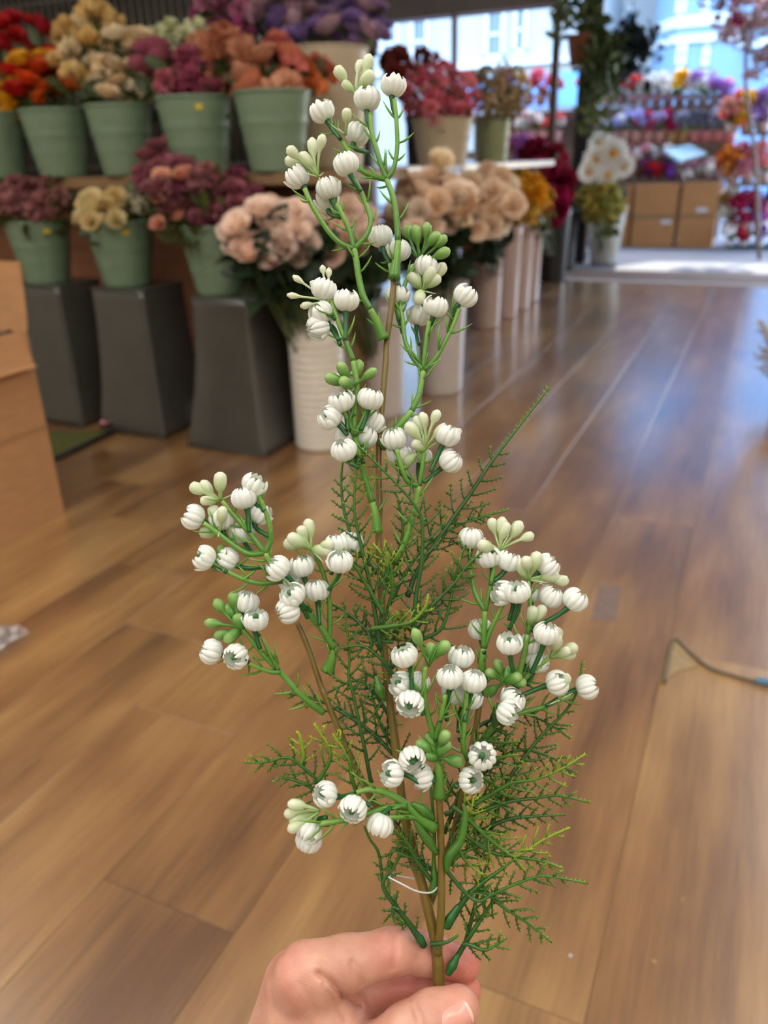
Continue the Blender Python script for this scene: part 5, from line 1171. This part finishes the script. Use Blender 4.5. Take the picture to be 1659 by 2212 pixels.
# ------------------------------------------------------------------ the hand
def hand():
    def cp(x, y, d): return np.array([(x - W / 2) * d / F, (H / 2 - y) * d / F, -d])
    caps = {   # chains: (x px, y px, depth m, radius mm)
        'palm': [(655, 2470, .425, 30), (650, 2330, .412, 30), (690, 2215, .405, 26), (672, 2130, .398, 18)],
        'palm2': [(610, 2480, .435, 26), (605, 2330, .43, 24), (632, 2120, .408, 14)],
        'wrist': [(655, 2470, .425, 29), (640, 2700, .43, 29), (620, 2900, .44, 32)],
        'index': [(664, 2108, .392, 16.5), (745, 2082, .386, 12.6), (846, 2056, .389, 10.6), (905, 2058, .397, 9.8), (942, 2064, .4005, 9.6), (1002, 2084, .3995, 8.3)],
        'middle': [(640, 2125, .412, 14), (740, 2138, .413, 11.5), (838, 2134, .412, 10.2), (945, 2136, .406, 9.4), (1004, 2140, .3995, 8.2)],
        'ring': [(625, 2190, .43, 14), (820, 2215, .428, 10.5), (930, 2200, .418, 9), (985, 2190, .408, 8)],
        'little': [(625, 2260, .44, 13), (800, 2285, .44, 9.5), (900, 2265, .43, 8), (950, 2250, .42, 7)],
        'thumb': [(690, 2420, .398, 22), (748, 2335, .385, 17.0), (806, 2282, .378, 13.2), (878, 2226, .374, 11.4), (935, 2199, .3725, 11.8), (990, 2177, .3728, 10.0)],
        'web': [(695, 2150, .400, 14), (730, 2240, .394, 15)],
    }
    vox = .0011; lo = np.array([-.062, -.42, -.475]); hi = np.array([.052, -.198, -.350])
    # grid bounds in camera metres
    allp = [(cp(*c[:3]), c[3] * .001) for ch in caps.values() for c in ch]
    lo = np.min([p - r for p, r in allp], 0) - .004; hi = np.max([p + r for p, r in allp], 0) + .004
    nx, ny, nz = [int(v) for v in np.ceil((hi - lo) / vox)]
    X = (lo[0] + np.arange(nx) * vox).astype(np.float32)[:, None, None]; Y = (lo[1] + np.arange(ny) * vox).astype(np.float32)[None, :, None]; Z = (lo[2] + np.arange(nz) * vox).astype(np.float32)[None, None, :]
    def cone(P, a, b, ra, rb):
        ba = b - a; L2 = float(ba @ ba); x, y, z = P
        t = np.clip(((x - a[0]) * ba[0] + (y - a[1]) * ba[1] + (z - a[2]) * ba[2]) / L2, 0, 1)
        return np.sqrt((x - a[0] - t * ba[0]) ** 2 + (y - a[1] - t * ba[1]) ** 2 + (z - a[2] - t * ba[2]) ** 2) - (ra + (rb - ra) * t)
    def smin(a, b, k):
        h = np.clip(.5 + .5 * (b - a) / k, 0, 1); return b + (a - b) * h - k * h * (1 - h)
    def chain(P, ch, k=.004):
        d = None
        for i in range(len(ch) - 1):
            c = cone(P, cp(*ch[i][:3]), cp(*ch[i + 1][:3]), ch[i][3] * .001, ch[i + 1][3] * .001); d = c if d is None else smin(d, c, k)
        return d
    creases = [([(852, 2010), (854, 2040), (850, 2090)], .0010, .0012), ([(846, 2012), (845, 2035)], .0006, .001),
               ([(688, 2104), (715, 2124), (738, 2146), (775, 2172)], .0024, .0018), ([(762, 2080), (775, 2105), (782, 2125)], .0012, .0018),
               ([(700, 2130), (725, 2165), (745, 2200)], .0009, .0016), ([(650, 2125), (672, 2160), (690, 2200)], .0006, .0014),
               ([(900, 2172), (912, 2195), (915, 2225)], .0008, .0009), ([(884, 2180), (895, 2205)], .0006, .0009), ([(916, 2168), (925, 2190)], .0005, .0008),
               ([(630, 2085), (660, 2075), (690, 2085)], .0004, .0012)]
    def sdf(P):
        d = smin(smin(chain(P, caps['palm'], .012), chain(P, caps['palm2'], .012), .012), chain(P, caps['wrist'], .02), .02)
        idx = chain(P, caps['index']); mid = chain(P, caps['middle']); thb = chain(P, caps['thumb']); web = chain(P, caps['web'])
        d = smin(d, web, .010); rest = smin(d, thb, .007); d2 = smin(d, idx, .006)
        d = np.minimum(smin(rest, d2, .001), 1)
        fi = smin(mid, smin(chain(P, caps['ring']), chain(P, caps['little']), .0015), .0015)
        d = smin(d, fi, .0018)
        x, y, z = P; u = W / 2 + x / -z * F; v = H / 2 - y / -z * F; g = 0
        for pl, amp, wd in creases:
            dd = None
            for (x0, y0), (x1, y1) in zip(pl[:-1], pl[1:]):
                t = np.clip(((u - x0) * (x1 - x0) + (v - y0) * (y1 - y0)) / ((x1 - x0) ** 2 + (y1 - y0) ** 2), 0, 1)
                e = (u - x0 - t * (x1 - x0)) ** 2 + (v - y0 - t * (y1 - y0)) ** 2; dd = e if dd is None else np.minimum(dd, e)
            g = g + 1.35 * amp * np.exp(-dd * (.00023 / wd) ** 2) * (z > -.412)
        return d + g
    F_ = sdf((X, Y, Z)).astype(np.float32)
    # surface nets
    ins = F_ < 0
    c = np.zeros((nx - 1, ny - 1, nz - 1), np.int8)
    for i in (0, 1):
        for j in (0, 1):
            for k in (0, 1): c += ins[i:nx - 1 + i, j:ny - 1 + j, k:nz - 1 + k]
    act = (c > 0) & (c < 8); idx = -np.ones(act.shape, np.int64); ids = np.argwhere(act); idx[act] = np.arange(len(ids))
    acc = np.zeros((len(ids), 3)); cnt = np.zeros(len(ids))
    corners = [(i, j, k) for i in (0, 1) for j in (0, 1) for k in (0, 1)]
    for a in corners:
        for ax in range(3):
            if a[ax] == 0:
                b_ = list(a); b_[ax] = 1
                fa = F_[ids[:, 0] + a[0], ids[:, 1] + a[1], ids[:, 2] + a[2]]; fb = F_[ids[:, 0] + b_[0], ids[:, 1] + b_[1], ids[:, 2] + b_[2]]
                mk = (fa < 0) != (fb < 0); t = np.where(mk, fa / np.where(mk, fa - fb, 1), 0)
                p = np.tile(np.array(a, float), (len(ids), 1)); p[:, ax] += t; acc[mk] += p[mk]; cnt[mk] += 1
    vt = lo + (ids + acc / cnt[:, None]) * vox
    faces = []
    for ax in range(3):
        o1, o2 = (ax + 1) % 3, (ax + 2) % 3
        sl0 = [slice(1, -1)] * 3; sl0[ax] = slice(0, -1); sl1 = list(sl0); sl1[ax] = slice(1, None)
        A = ins[tuple(sl0)]; B = ins[tuple(sl1)]; ch = np.argwhere(A != B)
        if len(ch) == 0: continue
        base = ch.copy(); 
        for k in range(3):
            if k != ax: base[:, k] += 1
        fl = A[ch[:, 0], ch[:, 1], ch[:, 2]]
        def cell(d1, d2):
            b2 = base.copy(); b2[:, o1] -= d1; b2[:, o2] -= d2; return idx[b2[:, 0], b2[:, 1], b2[:, 2]]
        qd = np.stack([cell(0, 0), cell(1, 0), cell(1, 1), cell(0, 1)], 1); qd[~fl] = qd[~fl][:, ::-1]; faces.append(qd)
    fc = np.concatenate(faces); fc = fc[(fc >= 0).all(1)]
    # one smoothing pass
    for it in range(2):
        s = np.zeros_like(vt); n_ = np.zeros(len(vt))
        for a, b2 in ((0, 1), (1, 2), (2, 3), (3, 0)):
            np.add.at(s, fc[:, a], vt[fc[:, b2]]); np.add.at(s, fc[:, b2], vt[fc[:, a]]); np.add.at(n_, fc[:, a], 1); np.add.at(n_, fc[:, b2], 1)
        vt = vt * .5 + s / n_[:, None] * .5
    wv_ = vt @ RC.T + CAM
    me = bpy.data.meshes.new('hand'); org = V(690, 2300, .41)
    me.from_pydata((wv_ - org).tolist(), [], fc.tolist()); me.materials.append(M['skin']); me.polygons.foreach_set('use_smooth', [True] * len(me.polygons))
    # redder fingertips and knuckles
    red = np.zeros(len(vt))
    for c_, rr, am in ((cp(1005, 2086, .398), .018, .75), (cp(1006, 2142, .399), .018, .8), (cp(1000, 2176, .368), .012, .35), (cp(880, 2150, .40), .02, .5), (cp(850, 2050, .38), .012, .25), (cp(640, 2085, .39), .014, .3)):
        red = np.maximum(red, am * np.exp(-((vt - c_) ** 2).sum(1) / rr ** 2))
    at = me.attributes.new('tip', 'FLOAT', 'POINT'); at.data.foreach_set('value', red.astype(np.float32)); me.update()
    o = link('hand', me); o.location = Vector(org)
    tag(o, 'bare hand pinching the stem of the flower spray between thumb and fingers', 'hand')
    # thumb nail laid on the skin
    ctr = cp(982, 2180, .3745); fwd = nrm(cp(1010, 2167, .3728) - cp(940, 2197, .3725)); nrmv = nrm(np.array([.18, .25, .95])); nrmv = nrm(nrmv - fwd * nrmv.dot(fwd)); sd = np.cross(fwd, nrmv)
    gu, gv = 12, 12; vs = []; tipa = []
    for j in range(gv + 1):
        for i in range(gu + 1):
            u = i / gu * 2 - 1; v = j / gv * 2 - 1
            e = (1 - .18 * v * v); w_ = .0062 * (math.sqrt(max(.0, 1 - abs(v) ** 6 * .55)))
            p = ctr + fwd * ((.0074) * v * (1 - .10 * u * u) + .001) + sd * w_ * u
            tt = .02; 
            hi_, lo_ = .016, -.010                   # bisection on the distance field along the nail normal
            pts = p + nrmv * hi_
            for it in range(22):
                md = (hi_ + lo_) / 2; pm = p + nrmv * md
                if sdf(tuple(np.array(c, np.float64) for c in pm)) > 0: hi_ = md
                else: lo_ = md
            off = .0006 - .0007 * abs(u) ** 4 - .0007 * max(0, -v) ** 6
            vs.append(p + nrmv * (hi_ + off))
    fs = [(j * (gu + 1) + i, j * (gu + 1) + i + 1, (j + 1) * (gu + 1) + i + 1, (j + 1) * (gu + 1) + i) for j in range(gv) for i in range(gu)]
    nm = MB(); nm.add([RC @ p + CAM for p in vs], fs); nm.mi = [1 if f[0] // (gu + 1) >= gv - 1 else 0 for f in nm.f]
    no = nm.build('thumbnail', [M['nail'], M['nailtip']], o, origin=org); no['label'] = 'pale pink thumbnail'
hand()
